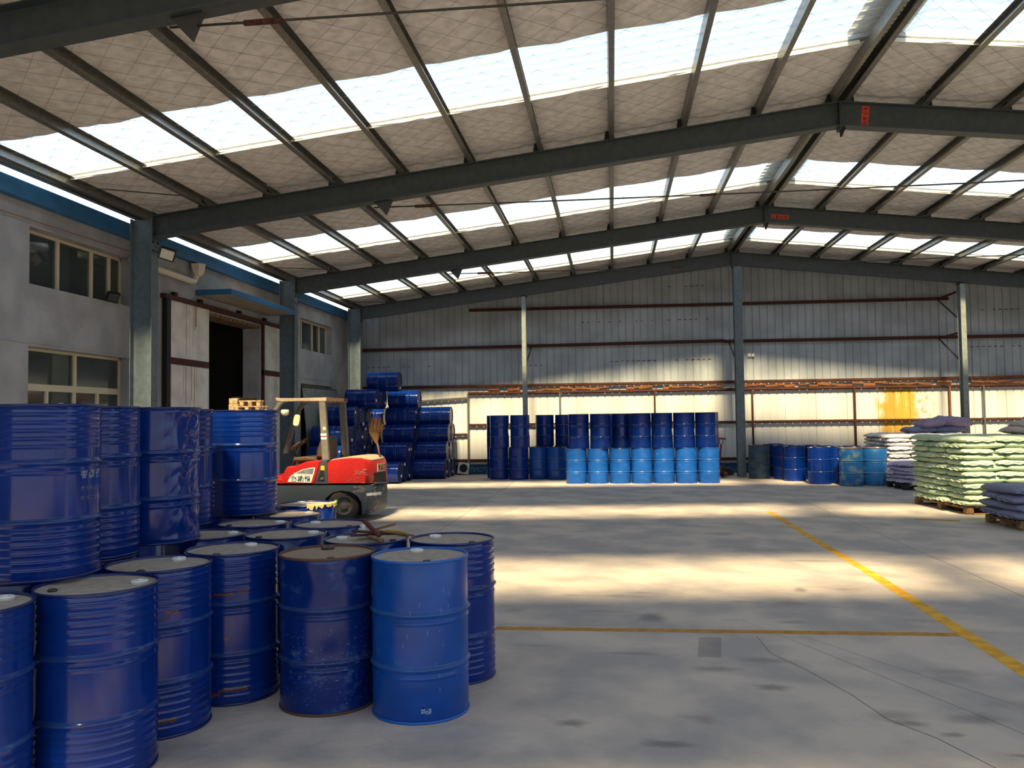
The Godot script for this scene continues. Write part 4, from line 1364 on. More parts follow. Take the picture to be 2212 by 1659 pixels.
# side outline lofted across the truck; the rear end is curved in plan, the upper edges are rounded
func truck_loft(poly: Array, zn: float, rear: float, round_top: float) -> ArrayMesh:
	var xs := 0.88
	var ymid := 0.0
	for p in poly: ymid += p.y / poly.size()
	var st := begin(true)
	var zs := [-1.0, -0.985, -0.94, -0.86, -0.7, -0.45, -0.15, 0.15, 0.45, 0.7, 0.86, 0.94, 0.985, 1.0]
	var rows := []
	for q in zs:
		var end := 1.05 - 0.10 * pow(absf(q), 4.0)
		var k := pow(absf(q), 14.0)
		var row := []
		for p in poly:
			var x: float = p.x if p.x < xs else xs + (p.x - xs) * (end - xs) / (rear - xs)
			x = 0.3 + (x - 0.3) * (1.0 - 0.02 * k)
			row.append(Vector3(x, p.y - maxf(0.0, p.y - ymid) * round_top * k + maxf(0.0, ymid - p.y) * 0.04 * k, q * zn))
		rows.append(row)
	var n := poly.size()
	var area := 0.0
	for i in n: area += poly[i].cross(poly[(i + 1) % n])
	for r in zs.size() - 1:
		for i in n:
			var j := (i + 1) % n
			# a group of its own for every sharp corner keeps the edges crisp
			st.set_smooth_group(0)
			if area > 0: quad(st, rows[r][i], rows[r][j], rows[r + 1][j], rows[r + 1][i])
			else: quad(st, rows[r][j], rows[r][i], rows[r + 1][i], rows[r + 1][j])
	var tr := Geometry2D.triangulate_polygon(PackedVector2Array(poly))
	st.set_smooth_group(1)
	for i in range(0, tr.size(), 3):
		for r in [0, zs.size() - 1]:
			var a: Vector3 = rows[r][tr[i]]
			var b: Vector3 = rows[r][tr[i + 1]]
			var c: Vector3 = rows[r][tr[i + 2]]
			var ccw := (b - a).cross(c - a).z > 0
			if ccw == (r > 0): tri(st, a, b, c)
			else: tri(st, a, c, b)
	return finish(st)

# plate that follows the curved rear: rows of [x, z, low, high]
func rear_patch(rows: Array, lift: float) -> ArrayMesh:
	var st := begin()
	for i in rows.size() - 1:
		var a = rows[i]
		var b = rows[i + 1]
		var d := Vector3(b[0] - a[0], 0, b[1] - a[1]).normalized()
		var nn := Vector3(-d.z, 0, d.x) * lift
		if nn.x < 0: nn = -nn
		var p := [Vector3(a[0], a[2], a[1]), Vector3(b[0], b[2], b[1]), Vector3(b[0], b[3], b[1]), Vector3(a[0], a[3], a[1])]
		quad(st, p[0] + nn, p[1] + nn, p[2] + nn, p[3] + nn)
		quad(st, p[3] + nn, p[2] + nn, p[2], p[3])
		quad(st, p[0], p[1], p[1] + nn, p[0] + nn)
		if i == 0: quad(st, p[0], p[0] + nn, p[3] + nn, p[3])
		if i == rows.size() - 2: quad(st, p[1] + nn, p[1], p[2], p[2] + nn)
	return finish(st)

# ---------------------------------------------------------------- forklift, seen from its left side: front towards -x
func build_forklift() -> void:
	var o := thing("forklift", "dusty red and dark grey forklift truck parked behind the front left drums", "forklift", Vector3(-5.0, 0, -13.92))
	# picture plane coordinates are metres from x = -5.0 on the near side
	var zn := 0.60
	var P := func(a: Array) -> Array:
		var r := []
		for e in a: r.append(Vector2(-4.71 + (e[0] - 706.0) / 128.0 + 5.0, 0.62 - (e[1] - 1047.0) / 131.0))
		return r
	# chassis with wheel arch
	var low: Array = P.call([[560, 1049], [833, 1049], [835, 1075], [833, 1098], [829, 1109], [800, 1113], [790, 1112], [787, 1100], [782, 1086], [772, 1072], [757, 1063], [738, 1060], [718, 1064], [702, 1076], [696, 1092], [560, 1092]])
	var m := part("chassis", truck_loft(low, zn, 1.30, 0.0), M("truck_grey"), o)
	part("arch_lining", extrude_mesh(P.call([[700, 1056], [785, 1056], [785, 1105], [700, 1105]]), -zn + 0.24, zn - 0.24), M("black"), o)
	var hood: Array = P.call([[706, 1046], [706, 1000], [709, 996], [718, 993], [735, 990], [755, 988.5], [780, 989], [800, 991], [815, 995], [826, 1001], [831, 1009], [833, 1022], [834, 1046]])
	var hd := part("counterweight", truck_loft(hood, zn - 0.005, 1.29, 0.16), M("truck_red"), o, "red rounded counterweight")
	part("dust_layer", truck_loft(P.call([[710, 995.2], [718, 992.2], [735, 989.2], [755, 987.7], [780, 988.2], [800, 990.2], [815, 994.2], [822, 998], [815, 997.5], [800, 994], [780, 992.5], [755, 992], [735, 993.2]]), zn - 0.035, 1.29, 0.02), M("dusty_top"), hd)
	part("exhaust_recess", rear_patch([[1.032, 0.393, 0.637, 0.791], [1.046, 0.276, 0.629, 0.791], [1.05, 0.123, 0.620, 0.789], [1.05, -0.049, 0.608, 0.785], [1.048, -0.233, 0.596, 0.782]], 0.006), M("black"), hd)
	part("recess_lip", rear_patch([[1.032, 0.393, 0.617, 0.638], [1.046, 0.270, 0.610, 0.631], [1.05, 0.109, 0.599, 0.620], [1.05, -0.071, 0.587, 0.609], [1.046, -0.270, 0.573, 0.598]], 0.022), M("guard_grey"), hd)
	# name plate with raised letters on the curved rear
	part("name_plate", rear_patch([[1.046, 0.276, 0.806, 0.939], [1.049, 0.177, 0.804, 0.938], [1.05, 0.066, 0.801, 0.937], [1.05, -0.049, 0.797, 0.936], [1.049, -0.168, 0.794, 0.934]], 0.008), M("cream_plate"), hd)
	var st := begin()
	var lx := 0.0
	for ch in ["T", "A", "I"]:
		for s in GLYPHS[ch].split(" "):
			var f := func(cx: String, cy: String) -> Vector3:
				return Vector3(1.061, 0.918 - int(cy) / 9.0 * 0.095, 0.245 - lx - int(cx) / 9.0 * 0.105)
			bar(st, f.call(s[0], s[1]), f.call(s[2], s[3]), 0.017, 0.010)
		lx += 0.135
	part("raised_letters", finish(st), M("rust"), hd)
	# chips in the paint
	rng.seed = 23
	var chips := func(n: int, x0: float, x1: float, y0: float, y1: float, mt: String, parent: Node, len: float) -> void:
		var s := begin()
		for k in n:
			var a: Vector2 = P.call([[rng.randf_range(x0, x1), rng.randf_range(y0, y1)]])[0]
			var l := rng.randf_range(0.01, len)
			var b := a + Vector2(l, rng.randf_range(-0.25, 0.25) * l)
			bar(s, Vector3(a.x, a.y, zn + 0.0005), Vector3(b.x, b.y, zn + 0.0005), rng.randf_range(0.002, 0.006), 0.001)
		part("paint_chips", finish(s), M(mt), parent).set_meta("kind", "stuff")
	chips.call(26, 762, 786, 1014, 1026, "pvc", hd, 0.09)
	chips.call(10, 740, 784, 1030, 1046, "pvc", hd, 0.10)
	chips.call(30, 760, 784, 1050, 1064, "pvc", m, 0.10)
	chips.call(10, 784, 790, 1070, 1100, "pvc", m, 0.03)
	part("reflector_strip", rear_patch([[0.952, 0.597, 0.428, 0.474], [1.005, 0.491, 0.426, 0.472], [1.041, 0.329, 0.419, 0.466], [1.050, 0.066, 0.402, 0.452]], 0.004), M("white_plastic"), m)
	var rs := begin()
	for k in 60:
		var q := rng.randf_range(-0.9, 0.99)
		var y0 := rng.randf_range(0.16, 0.6)
		var x0 := 1.05 - 0.10 * pow(absf(q), 4.0) + 0.0005
		var l := rng.randf_range(0.01, 0.09)
		var q2 := q - l / 0.6
		bar(rs, Vector3(x0, y0, q * zn), Vector3(1.05 - 0.10 * pow(absf(q2), 4.0) + 0.0005, y0 + rng.randf_range(-0.012, 0.012), q2 * zn), rng.randf_range(0.003, 0.009), 0.0015)
	part("paint_chips", finish(rs), M("pvc"), m).set_meta("kind", "stuff")
	# front cowl with its printed plates
	var cowl: Array = P.call([[560, 1046], [560, 1030], [604, 1034], [609, 1020], [615, 1009], [620, 1007], [631, 1008], [645, 1002], [660, 997], [676, 995.5], [691, 995], [683, 1025], [676, 1046]])
	var cw := part("cowl", extrude_mesh(cowl, -zn + 0.04, zn - 0.005, 0.02), M("truck_red"), o, "red side cowl")
	var pl: Array = P.call([[618, 1041], [621, 1034], [625, 1028], [631, 1024.5], [675, 1026.5], [670, 1043]])
	var im := Image.create(512, 160, false, Image.FORMAT_RGB8)
	im.fill(Color(0.86, 0.88, 0.86))
	for k in 3: glyph(im, "台励福"[k], Vector2(76 + k * 130, 28), Vector2(102, 104), 13.0, Color(0.22, 0.26, 0.27))
	im.generate_mipmaps()
	var pm := mat("plate_print", Color.WHITE, 0.4)
	pm.albedo_texture = ImageTexture.create_from_image(im)
	part("printed_plate", extrude_mesh(pl, zn - 0.01, zn + 0.002), pm, cw, "white plate with dark characters")
	part("plate_border", extrude_mesh(P.call([[629, 1024], [650, 1014.5], [668, 1010.5], [679, 1010], [675.5, 1026]]), zn - 0.012, zn + 0.001), M("white_plastic"), cw)
	part("plate_field", extrude_mesh(P.call([[635, 1022.5], [652, 1015.5], [668, 1012], [676.5, 1011.8], [673.5, 1024.5]]), zn - 0.01, zn + 0.0025), mat("plate_grey", Color(0.42, 0.45, 0.47), 0.4), cw)
	st = begin()
	lx = 0.0
	for ch in ["3", "0"]:
		for s in GLYPHS[ch].split(" "):
			var f := func(cx: String, cy: String) -> Vector3:
				var b: Vector2 = P.call([[655.0 + lx + int(cx) / 9.0 * 5.0, 1018.0 + int(cy) / 9.0 * 4.6]])[0]
				return Vector3(b.x, b.y, zn + 0.003)
			bar(st, f.call(s[0], s[1]), f.call(s[2], s[3]), 0.011, 0.002)
		lx += 6.2
	part("model_number", finish(st), M("white_plastic"), cw)
	# rear pillar foot
	var foot := part("pillar_foot", extrude_mesh(P.call([[692, 994], [706, 994], [707, 1046.5], [677, 1046.5]]), zn - 0.14, zn + 0.012, 0.012), M("truck_grey"), o)
	part("foot_recess", extrude_mesh(P.call([[691, 1017], [699, 1017], [701, 1040], [684, 1040]]), zn - 0.05, zn + 0.014), M("black"), foot)
	part("tank_cap", extrude_mesh(P.call([[691, 1033], [694, 1031.5], [699, 1032], [699.5, 1036], [695, 1038], [691, 1037]]), zn, zn + 0.03, 0.006), M("hub"), foot)
	part("warning_label", extrude_mesh(P.call([[692, 1006], [700, 1006.5], [700, 1016], [691.5, 1015.5]]), zn, zn + 0.014), M("label_yellow"), foot)
	# overhead guard: two rear legs, roof, front legs
	for s: float in [1.0, -1.0]:
		var leg: Array = P.call([[684.5, 864], [699, 864], [707, 995], [691.5, 995]])
		var z1 := s * (zn - 0.09)
		var lg := part("guard_leg", extrude_mesh(leg, z1 - 0.045, z1 + 0.045, 0.012), M("guard_grey"), o)
		if s > 0:
			part("sticker", extrude_mesh(P.call([[693.5, 922], [700.5, 922], [701, 929], [694, 929]]), z1, z1 + 0.047), M("cream_plate"), lg)
			part("sticker", extrude_mesh(P.call([[689, 936.5], [702, 936.5], [702.6, 949], [690, 949.5]]), z1, z1 + 0.047), M("white_plastic"), lg)
			part("red_band", extrude_mesh(P.call([[689.5, 941.5], [702.3, 941.5], [702.4, 944], [689.7, 944]]), z1, z1 + 0.049), M("truck_red"), lg)
		var fl: Array = P.call([[596, 860], [606, 858], [609, 866], [600, 872], [592, 884], [575, 930], [560, 985], [550, 985], [565, 930], [582, 884]])
		part("guard_leg", extrude_mesh(fl, z1 - 0.04, z1 + 0.04, 0.01), M("guard_grey"), o)
	st = begin()
	for e in P.call([[590, 861], [702, 864]]): pass
	var rf := part("guard_roof", extrude_mesh(P.call([[588, 856], [600, 857.5], [640, 858], [702, 857.5], [702, 866], [640, 865], [600, 865.5], [590, 863]]), -zn + 0.04, -zn + 0.14, 0.006), M("dusty_top"), o)
	part("side_rail", extrude_mesh(P.call([[588, 856], [600, 857.5], [640, 858], [702, 857.5], [702, 866], [640, 865], [600, 865.5], [590, 863]]), zn - 0.14, zn - 0.04, 0.006), M("dusty_top"), rf)
	for k in 7:
		st = begin()
		var a: Vector2 = P.call([[598.0 + k * 16.5, 860.0]])[0]
		box(st, Vector3(a.x, a.y, 0), Vector3(0.045, 0.03, 2 * zn - 0.26), Basis.IDENTITY, 0.006)
		part("roof_bar", finish(st), M("dusty_top"), rf)
	part("rear_beam", extrude_mesh(P.call([[698, 857], [741, 861], [741, 867], [698, 866]]), zn - 0.20, zn - 0.05, 0.004), mat("beam_rust", Color(0.42, 0.30, 0.26), 0.8, 0, texs["rusty"], 3.0), rf)
	part("rear_beam", box_mesh(Vector3(0.05, 0.06, 2 * zn - 0.2), 0.006, Vector3(0.26, 2.045, 0)), M("beam_rust"), rf)
	# seat, wheel, mirror, lamp
	var s2 := part("seat_cushion", extrude_mesh(P.call([[610, 1000], [612, 990], [640, 988], [662, 990], [668, 1000]]), -0.24, 0.24, 0.03), M("seat"), o)
	part("seat_back", extrude_mesh(P.call([[663, 992], [664, 975], [672, 952], [680, 944], [689, 943], [694, 949], [693, 992]]), -0.23, 0.23, 0.035), M("seat"), s2)
	st = begin(true)
	var wb := Basis(Vector3.BACK, 0.6)
	var ring := []
	var wc: Vector2 = P.call([[614, 962]])[0]
	for k in 25:
		var a := TAU * k / 24
		ring.append(Vector3(wc.x, wc.y, 0) + wb * Vector3(cos(a) * 0.165, 0, sin(a) * 0.165))
	tube(st, ring, 0.014, 8, false)
	for k in 3: tube(st, [Vector3(wc.x, wc.y - 0.02, 0), ring[k * 8]], 0.012, 6)
	part("steering_wheel", finish(st), mat("wheel_brown", Color(0.30, 0.22, 0.16), 0.6), o)
	st = begin(true)
	tube(st, [Vector3(wc.x, wc.y - 0.01, 0), Vector3(wc.x - 0.16, wc.y - 0.5, 0)], 0.03, 10)
	part("steering_column", finish(st), M("black"), o)
	st = begin()
	lathe(st, [Vector2(0, 0.03), Vector2(0.022, 0.03), Vector2(0.022, -0.01), Vector2(0, -0.01)], 10, null, Vector3(wc.x + 0.12, wc.y + 0.08, 0.05))
	part("spinner_knob", finish(st), M("black"), o)
	var mc: Vector2 = P.call([[629, 907]])[0]
	st = begin()
	var mp := []
	for k in 20:
		var a := TAU * k / 20
		mp.append(Vector2(0.055 * signf(cos(a)) * pow(absf(cos(a)), 0.6), 0.10 * signf(sin(a)) * pow(absf(sin(a)), 0.6)).rotated(-0.18) + mc)
	extrude(st, PackedVector2Array(mp), zn - 0.20, zn - 0.165, 0.01)
	var mi := part("mirror", finish(st), M("mirror_back"), o, "cream mirror back")
	st = begin(true)
	tube(st, [Vector3(mc.x - 0.03, mc.y + 0.02, zn - 0.20), Vector3(mc.x - 0.16, mc.y + 0.08, zn - 0.18)], 0.008, 6)
	part("mirror_arm", finish(st), M("black"), mi)
	var lc: Vector2 = P.call([[607, 889]])[0]
	st = begin(true)
	lathe(st, [Vector2(0.0, -0.06), Vector2(0.05, -0.05), Vector2(0.07, 0.0), Vector2(0.065, 0.045), Vector2(0.0, 0.05)], 16, null, Vector3(lc.x, lc.y, zn - 0.10))
	part("work_lamp", finish(st), M("lamp_glass"), o)
	# wheels
	for s: float in [1.0, -1.0]:
		for e in [[0.52, 0.262, 0.19, 0.35], [-1.05, 0.345, 0.24, 0.0]]:
			var wn := Node3D.new()
			wn.name = "wheel"
			o.add_child(wn, true)
			wn.position = Vector3(e[0], e[1], s * (zn - 0.13))
			wn.rotation.y = e[3]
			var rr: float = e[1]
			var hw: float = e[2] / 2
			st = begin(true)
			lathe(st, [Vector2(rr * 0.55, -hw), Vector2(rr * 0.9, -hw), Vector2(rr * 0.985, -hw * 0.75), Vector2(rr, -hw * 0.3), Vector2(rr, hw * 0.3), Vector2(rr * 0.985, hw * 0.75), Vector2(rr * 0.9, hw), Vector2(rr * 0.55, hw)], 40)
			var ty := part("tyre", finish(st), M("tyre"), wn)
			ty.rotation.x = PI / 2 * s
			st = begin()
			lathe(st, [Vector2(rr * 0.56, hw * 0.95), Vector2(rr * 0.50, hw * 0.8), Vector2(rr * 0.42, hw * 0.35), Vector2(rr * 0.25, hw * 0.35), Vector2(rr * 0.22, hw * 0.9), Vector2(0, hw * 0.95)], 24)
			for k in 6:
				var a := TAU * k / 6
				box(st, Vector3(cos(a) * rr * 0.34, hw * 0.42, sin(a) * rr * 0.34), Vector3(0.022, 0.02, 0.022), Basis.IDENTITY, 0.004)
			var hb := part("hub", finish(st), M("hub"), wn)
			hb.rotation.x = PI / 2 * s
	# mast and forks, behind the drums
	for s: float in [1.0, -1.0]:
		part("mast_rail", box_mesh(Vector3(0.12, 2.05, 0.08), 0.006, Vector3(-1.42, 1.08, s * 0.33)), mat("mast", Color(0.42, 0.34, 0.20), 0.6, 0, texs["rusty"], 1.5), o)
		part("fork", box_mesh(Vector3(1.0, 0.04, 0.12), 0.006, Vector3(-2.0, 0.07, s * 0.28)), M("black"), o)
	for y in [0.15, 1.0, 2.05]:
		part("mast_cross_bar", box_mesh(Vector3(0.10, 0.10, 0.58), 0.006, Vector3(-1.42, y, 0)), M("mast"), o)
	part("tilt_cylinder", box_mesh(Vector3(0.42, 0.07, 0.07), 0.02, Vector3(-1.15, 0.55, 0.36)), M("mast"), o)
	# twig broom stuck upright behind the counterweight
	var b := thing("broom", "twig broom standing upside down behind the forklift's red counterweight", "broom", Vector3(-4.05, 1.03, -14.05))
	st = begin(true)
	tube(st, [Vector3(0.02, 0.03, 0), Vector3(0.0, 0.16, 0), Vector3(-0.03, 0.28, 0)], 0.017, 8)
	part("bound_handle", finish(st), M("straw"), b)
	st = begin()
	rng.seed = 31
	for k in 260:
		var w := rng.randf_range(-1, 1)
		var d := rng.randf_range(-1, 1)
		var h := rng.randf_range(0.45, 0.72)
		var mid := Vector3(-0.06 + w * 0.09, 0.44, d * 0.06)
		var tip := Vector3(-0.02 + w * (0.13 if h < 0.6 else 0.09), h, d * 0.09)
		tube(st, [Vector3(-0.03 + w * 0.015, 0.24, d * 0.015), mid, tip], 0.0035, 3, false, 0.0015)
	part("twigs", finish(st), M("straw"), b).set_meta("kind", "stuff")

# ---------------------------------------------------------------- sacks
var sack_meshes := []
var hem_meshes := []

func make_sack_meshes() -> void:
	# unit sack, one metre long (x), one wide (z), one thick (y), base at y = 0
	for v in 5:
		var n := FastNoiseLite.new()
		n.seed = 200 + v
		n.frequency = 1.7
		var st := begin(true)
		var nu := 16
		var nv := 18
		var f := func(i: int, j: int) -> Vector3:
			var u := -1.0 + 2.0 * i / nu
			u = signf(u) * (1.0 - pow(1.0 - absf(u), 1.6))
			var a := TAU * (j % nv) / nv
			var e := pow(maxf(0.0, 1.0 - pow(absf(u), 4.0)), 0.5)
			var lump := 1.0 + 0.28 * n.get_noise_3d(u * 1.1, cos(a), sin(a) * 0.6)
			var cz := signf(cos(a)) * pow(absf(cos(a)), 0.74)
			var cy := signf(sin(a)) * pow(absf(sin(a)), 0.72)
			var y := 0.44 + (0.60 if cy > 0 else 0.46) * cy * maxf(e, 0.04) * lump
			y += 0.14 * n.get_noise_2d(u * 0.8 + 3.0, 9.0) * absf(u)
			return Vector3(u * 0.5, y, cz * 0.5 * (0.92 + 0.06 * absf(u) - 0.16 * pow(absf(u), 5.0)) + 0.04 * n.get_noise_2d(u * 2.0, 20.0))
		for i in nu:
			for j in nv:
				quad(st, f.call(i, j), f.call(i, j + 1), f.call(i + 1, j + 1), f.call(i + 1, j))
		sack_meshes.append(finish(st))
	for s: float in [-1.0, 1.0]:
		var st := begin()
		for j in 8:
			var a := -0.42 + 0.84 * j / 8
			var b := -0.42 + 0.84 * (j + 1) / 8
			var ya := 0.38 + 0.10 * sin(j * 1.9)
			var yb := 0.38 + 0.10 * sin((j + 1) * 1.9)
			var p := [Vector3(s * 0.485, ya, a), Vector3(s * 0.485, yb, b), Vector3(s * 0.520, yb - 0.10, b), Vector3(s * 0.520, ya - 0.10, a)]
			var t := Vector3.UP * 0.05
			if s < 0: p = [p[1], p[0], p[3], p[2]]
			quad(st, p[0] + t, p[1] + t, p[2] + t, p[3] + t)
			quad(st, p[3], p[2], p[1], p[0])
			quad(st, p[3] + t, p[2] + t, p[2], p[3])
		hem_meshes.append(finish(st))

func sack(at: Vector3, size: Vector3, turn: float, m: String, label: String, group: String, tilt := Vector3.ZERO, hem := true) -> void:
	var o := Node3D.new()
	o.name = numbered("sack")
	add_child(o)
	o.transform = Transform3D(Basis(Vector3.UP, turn) * Basis.from_euler(tilt), at)
	var b := part("bag", sack_meshes[rng.randi() % sack_meshes.size()], M(m), o)
	b.scale = size
	if rng.randf() < 0.5: b.rotation.y = PI
	if hem:
		for k in 2:
			var h := part("sewn_hem", hem_meshes[k], M({"sack_green": "hem_green", "sack_green_pale": "hem_green", "sack_purple": "hem_purple", "sack_white": "hem_white"}.get(m, m)), o)
			h.scale = size
	tag(o, label, "sack", group)

# courses of crosswise and lengthwise sacks; only the faces that can be seen are laid
func sack_stack(corner: Vector3, turn: float, nx: int, nz: int, courses: int, size: Vector3, paints: Array, who: String, group: String, skip := []) -> void:
	var bx := Basis(Vector3.UP, turn)
	var nth := ["bottom", "second", "third", "fourth", "fifth", "sixth", "seventh", "eighth", "ninth", "tenth", "eleventh", "top"]
	var w := nx * size.x
	var dpt := nz * size.z
	for c in courses:
		var top := c == courses - 1
		var cname: String = "top" if top else nth[c]
		var along := c % 2 == 0
		var a := nx if along else int(round(w / size.z))
		var b := nz if along else int(round(dpt / size.x))
		var cw := w / a
		var cd := dpt / b
		for i in a:
			for j in b:
				if not (top or j == 0 or i == 0): continue
				if c in skip and j == 0: continue
				var p := Vector3(cw * (i + 0.5) + rng.randf_range(-0.015, 0.015), c * size.y, -cd * (j + 0.5) + rng.randf_range(-0.015, 0.015))
				var col := ["left", "second", "third", "fourth", "fifth", "sixth"][mini(i, 5)] as String
				var row := ["front", "second", "third", "fourth", "fifth", "sixth"][mini(j, 5)] as String
				var label := "%s, %s course from the floor, %s column, %s row" % [who, cname, col, row]
				var sz := Vector3(cw if along else cd, size.y * 1.24, cd if along else cw) * Vector3(1.05, 1, 1.08) * Vector3(rng.randf_range(0.95, 1.04), rng.randf_range(0.92, 1.06), rng.randf_range(0.96, 1.04))
				sack(corner + bx * p, sz, turn + (0.0 if along else PI / 2) + rng.randf_range(-0.07, 0.07), paints[rng.randi() % paints.size()], label, group, Vector3(rng.randf_range(-0.02, 0.02), 0, rng.randf_range(-0.03, 0.03)))

func pallet(at: Vector3, turn: float, w: float, d: float, m: String, label: String) -> Node3D:
	var o := thing("pallet", label, "pallet", at, turn)
	var nb := 7
	for k in nb:
		part("deck_board", box_mesh(Vector3(w, 0.020, d / nb * 0.72), 0.003, Vector3(w / 2, 0.118, -d * (k + 0.5) / nb)), M(m), o)
	for i in 3:
		for j in 3:
			part("block", box_mesh(Vector3(0.11, 0.07, 0.12), 0.004, Vector3(0.055 + (w - 0.11) * i / 2.0, 0.055, -0.06 - (d - 0.12) * j / 2.0)), M(m), o)
		part("stringer", box_mesh(Vector3(0.10, 0.018, d), 0.003, Vector3(0.055 + (w - 0.11) * i / 2.0, 0.099, -d / 2)), M(m), o)
	for j in 3:
		part("foot_board", box_mesh(Vector3(w, 0.020, 0.10), 0.003, Vector3(w / 2, 0.010, -0.06 - (d - 0.12) * j / 2.0)), M(m), o)
	return o

func build_sacks() -> void:
	make_sack_meshes()
	rng.seed = 3
	# green stack
	var t := 0.10
	var at := Vector3(5.70, 0, -14.40)
	pallet(at + Vector3(0.03, 0, -0.02), t, 1.05, 1.85, "wood", "wooden pallet under the left part of the tall pale green sack stack")
	pallet(at + Basis(Vector3.UP, t) * Vector3(1.12, 0, -0.02), t, 1.0, 1.85, "wood", "wooden pallet under the right part of the tall pale green sack stack")
	sack_stack(at + Vector3(0, 0.13, 0.02), t, 3, 4, 12, Vector3(0.70, 0.094, 0.475), ["sack_green", "sack_green", "sack_green_pale"], "pale green sack of the tall stack", "pale green sacks")
	# purple stack
	at = Vector3(6.29, 0, -19.05)
	pallet(at, 0.06, 1.35, 0.98, "pallet_dark", "black pallet under the low purple sack stack")
	sack_stack(at + Vector3(0, 0.13, 0.02), 0.06, 2, 2, 5, Vector3(0.68, 0.090, 0.49), ["sack_purple"], "purple sack of the low stack", "purple sacks")
	# white stack behind it
	at = Vector3(6.52, 0, -20.75)
	pallet(at, 0.0, 1.9, 1.9, "wood", "wooden pallet under the white sack stack")
	sack_stack(at + Vector3(0, 0.13, 0), 0.0, 3, 4, 11, Vector3(0.68, 0.094, 0.48), ["sack_white"], "white sack, stack behind the purple ones", "white sacks")
	# heap of violet sacks on top of it
	var g := "violet sacks heaped on the white stack"
	var y := 0.13 + 11 * 0.094 + 0.012
	sack(Vector3(7.62, y, -21.9), Vector3(0.75, 0.17, 0.5), 0.1, "sack_slate", "slate blue sack at the left end under the violet heap", g)
	sack(Vector3(8.32, y, -22.0), Vector3(0.85, 0.18, 0.5), -0.05, "sack_slate", "slate blue sack at the right end under the violet heap", g)
	sack(Vector3(7.90, y + 0.14, -21.85), Vector3(0.62, 0.22, 0.5), 0.2, "sack_violet", "violet sack bulging in the middle of the heap", g, Vector3(0, 0, 0.12))
	sack(Vector3(8.42, y + 0.16, -22.0), Vector3(0.86, 0.25, 0.55), -0.12, "sack_violet", "violet sack lying highest at the right of the heap", g, Vector3(0, 0, -0.10))
	# beige heap on the green stack
	g = "grey beige sacks heaped on the green stack"
	y = 0.13 + 12 * 0.094 + 0.03
	sack(Vector3(7.25, y, -15.75), Vector3(0.70, 0.13, 0.45), 0.3, "sack_beige", "grey beige sack at the left foot of the heap on the green stack", g)
	sack(Vector3(7.75, y, -15.95), Vector3(0.70, 0.14, 0.45), 0.1, "sack_beige", "grey beige sack at the right foot of the heap on the green stack", g)
	sack(Vector3(7.45, y + 0.13, -15.80), Vector3(0.70, 0.14, 0.45), 0.2, "sack_beige", "grey beige sack in the middle of the heap on the green stack", g, Vector3(0, 0, 0.15))
	sack(Vector3(7.75, y + 0.25, -15.85), Vector3(0.72, 0.14, 0.45), 0.05, "sack_beige", "grey beige sack topmost in the heap on the green stack", g, Vector3(0, 0, 0.10))
	# dark stack at the right edge
	at = Vector3(5.62, 0, -12.50)
	pallet(at + Vector3(0.05, 0, 0), 0.05, 1.3, 1.0, "wood", "wooden pallet under the slate sacks at the right edge")
	sack_stack(at + Vector3(-0.02, 0.13, 0.0), 0.05, 2, 2, 4, Vector3(0.70, 0.115, 0.52), ["sack_slate"], "slate blue sack at the right edge", "slate blue sacks")

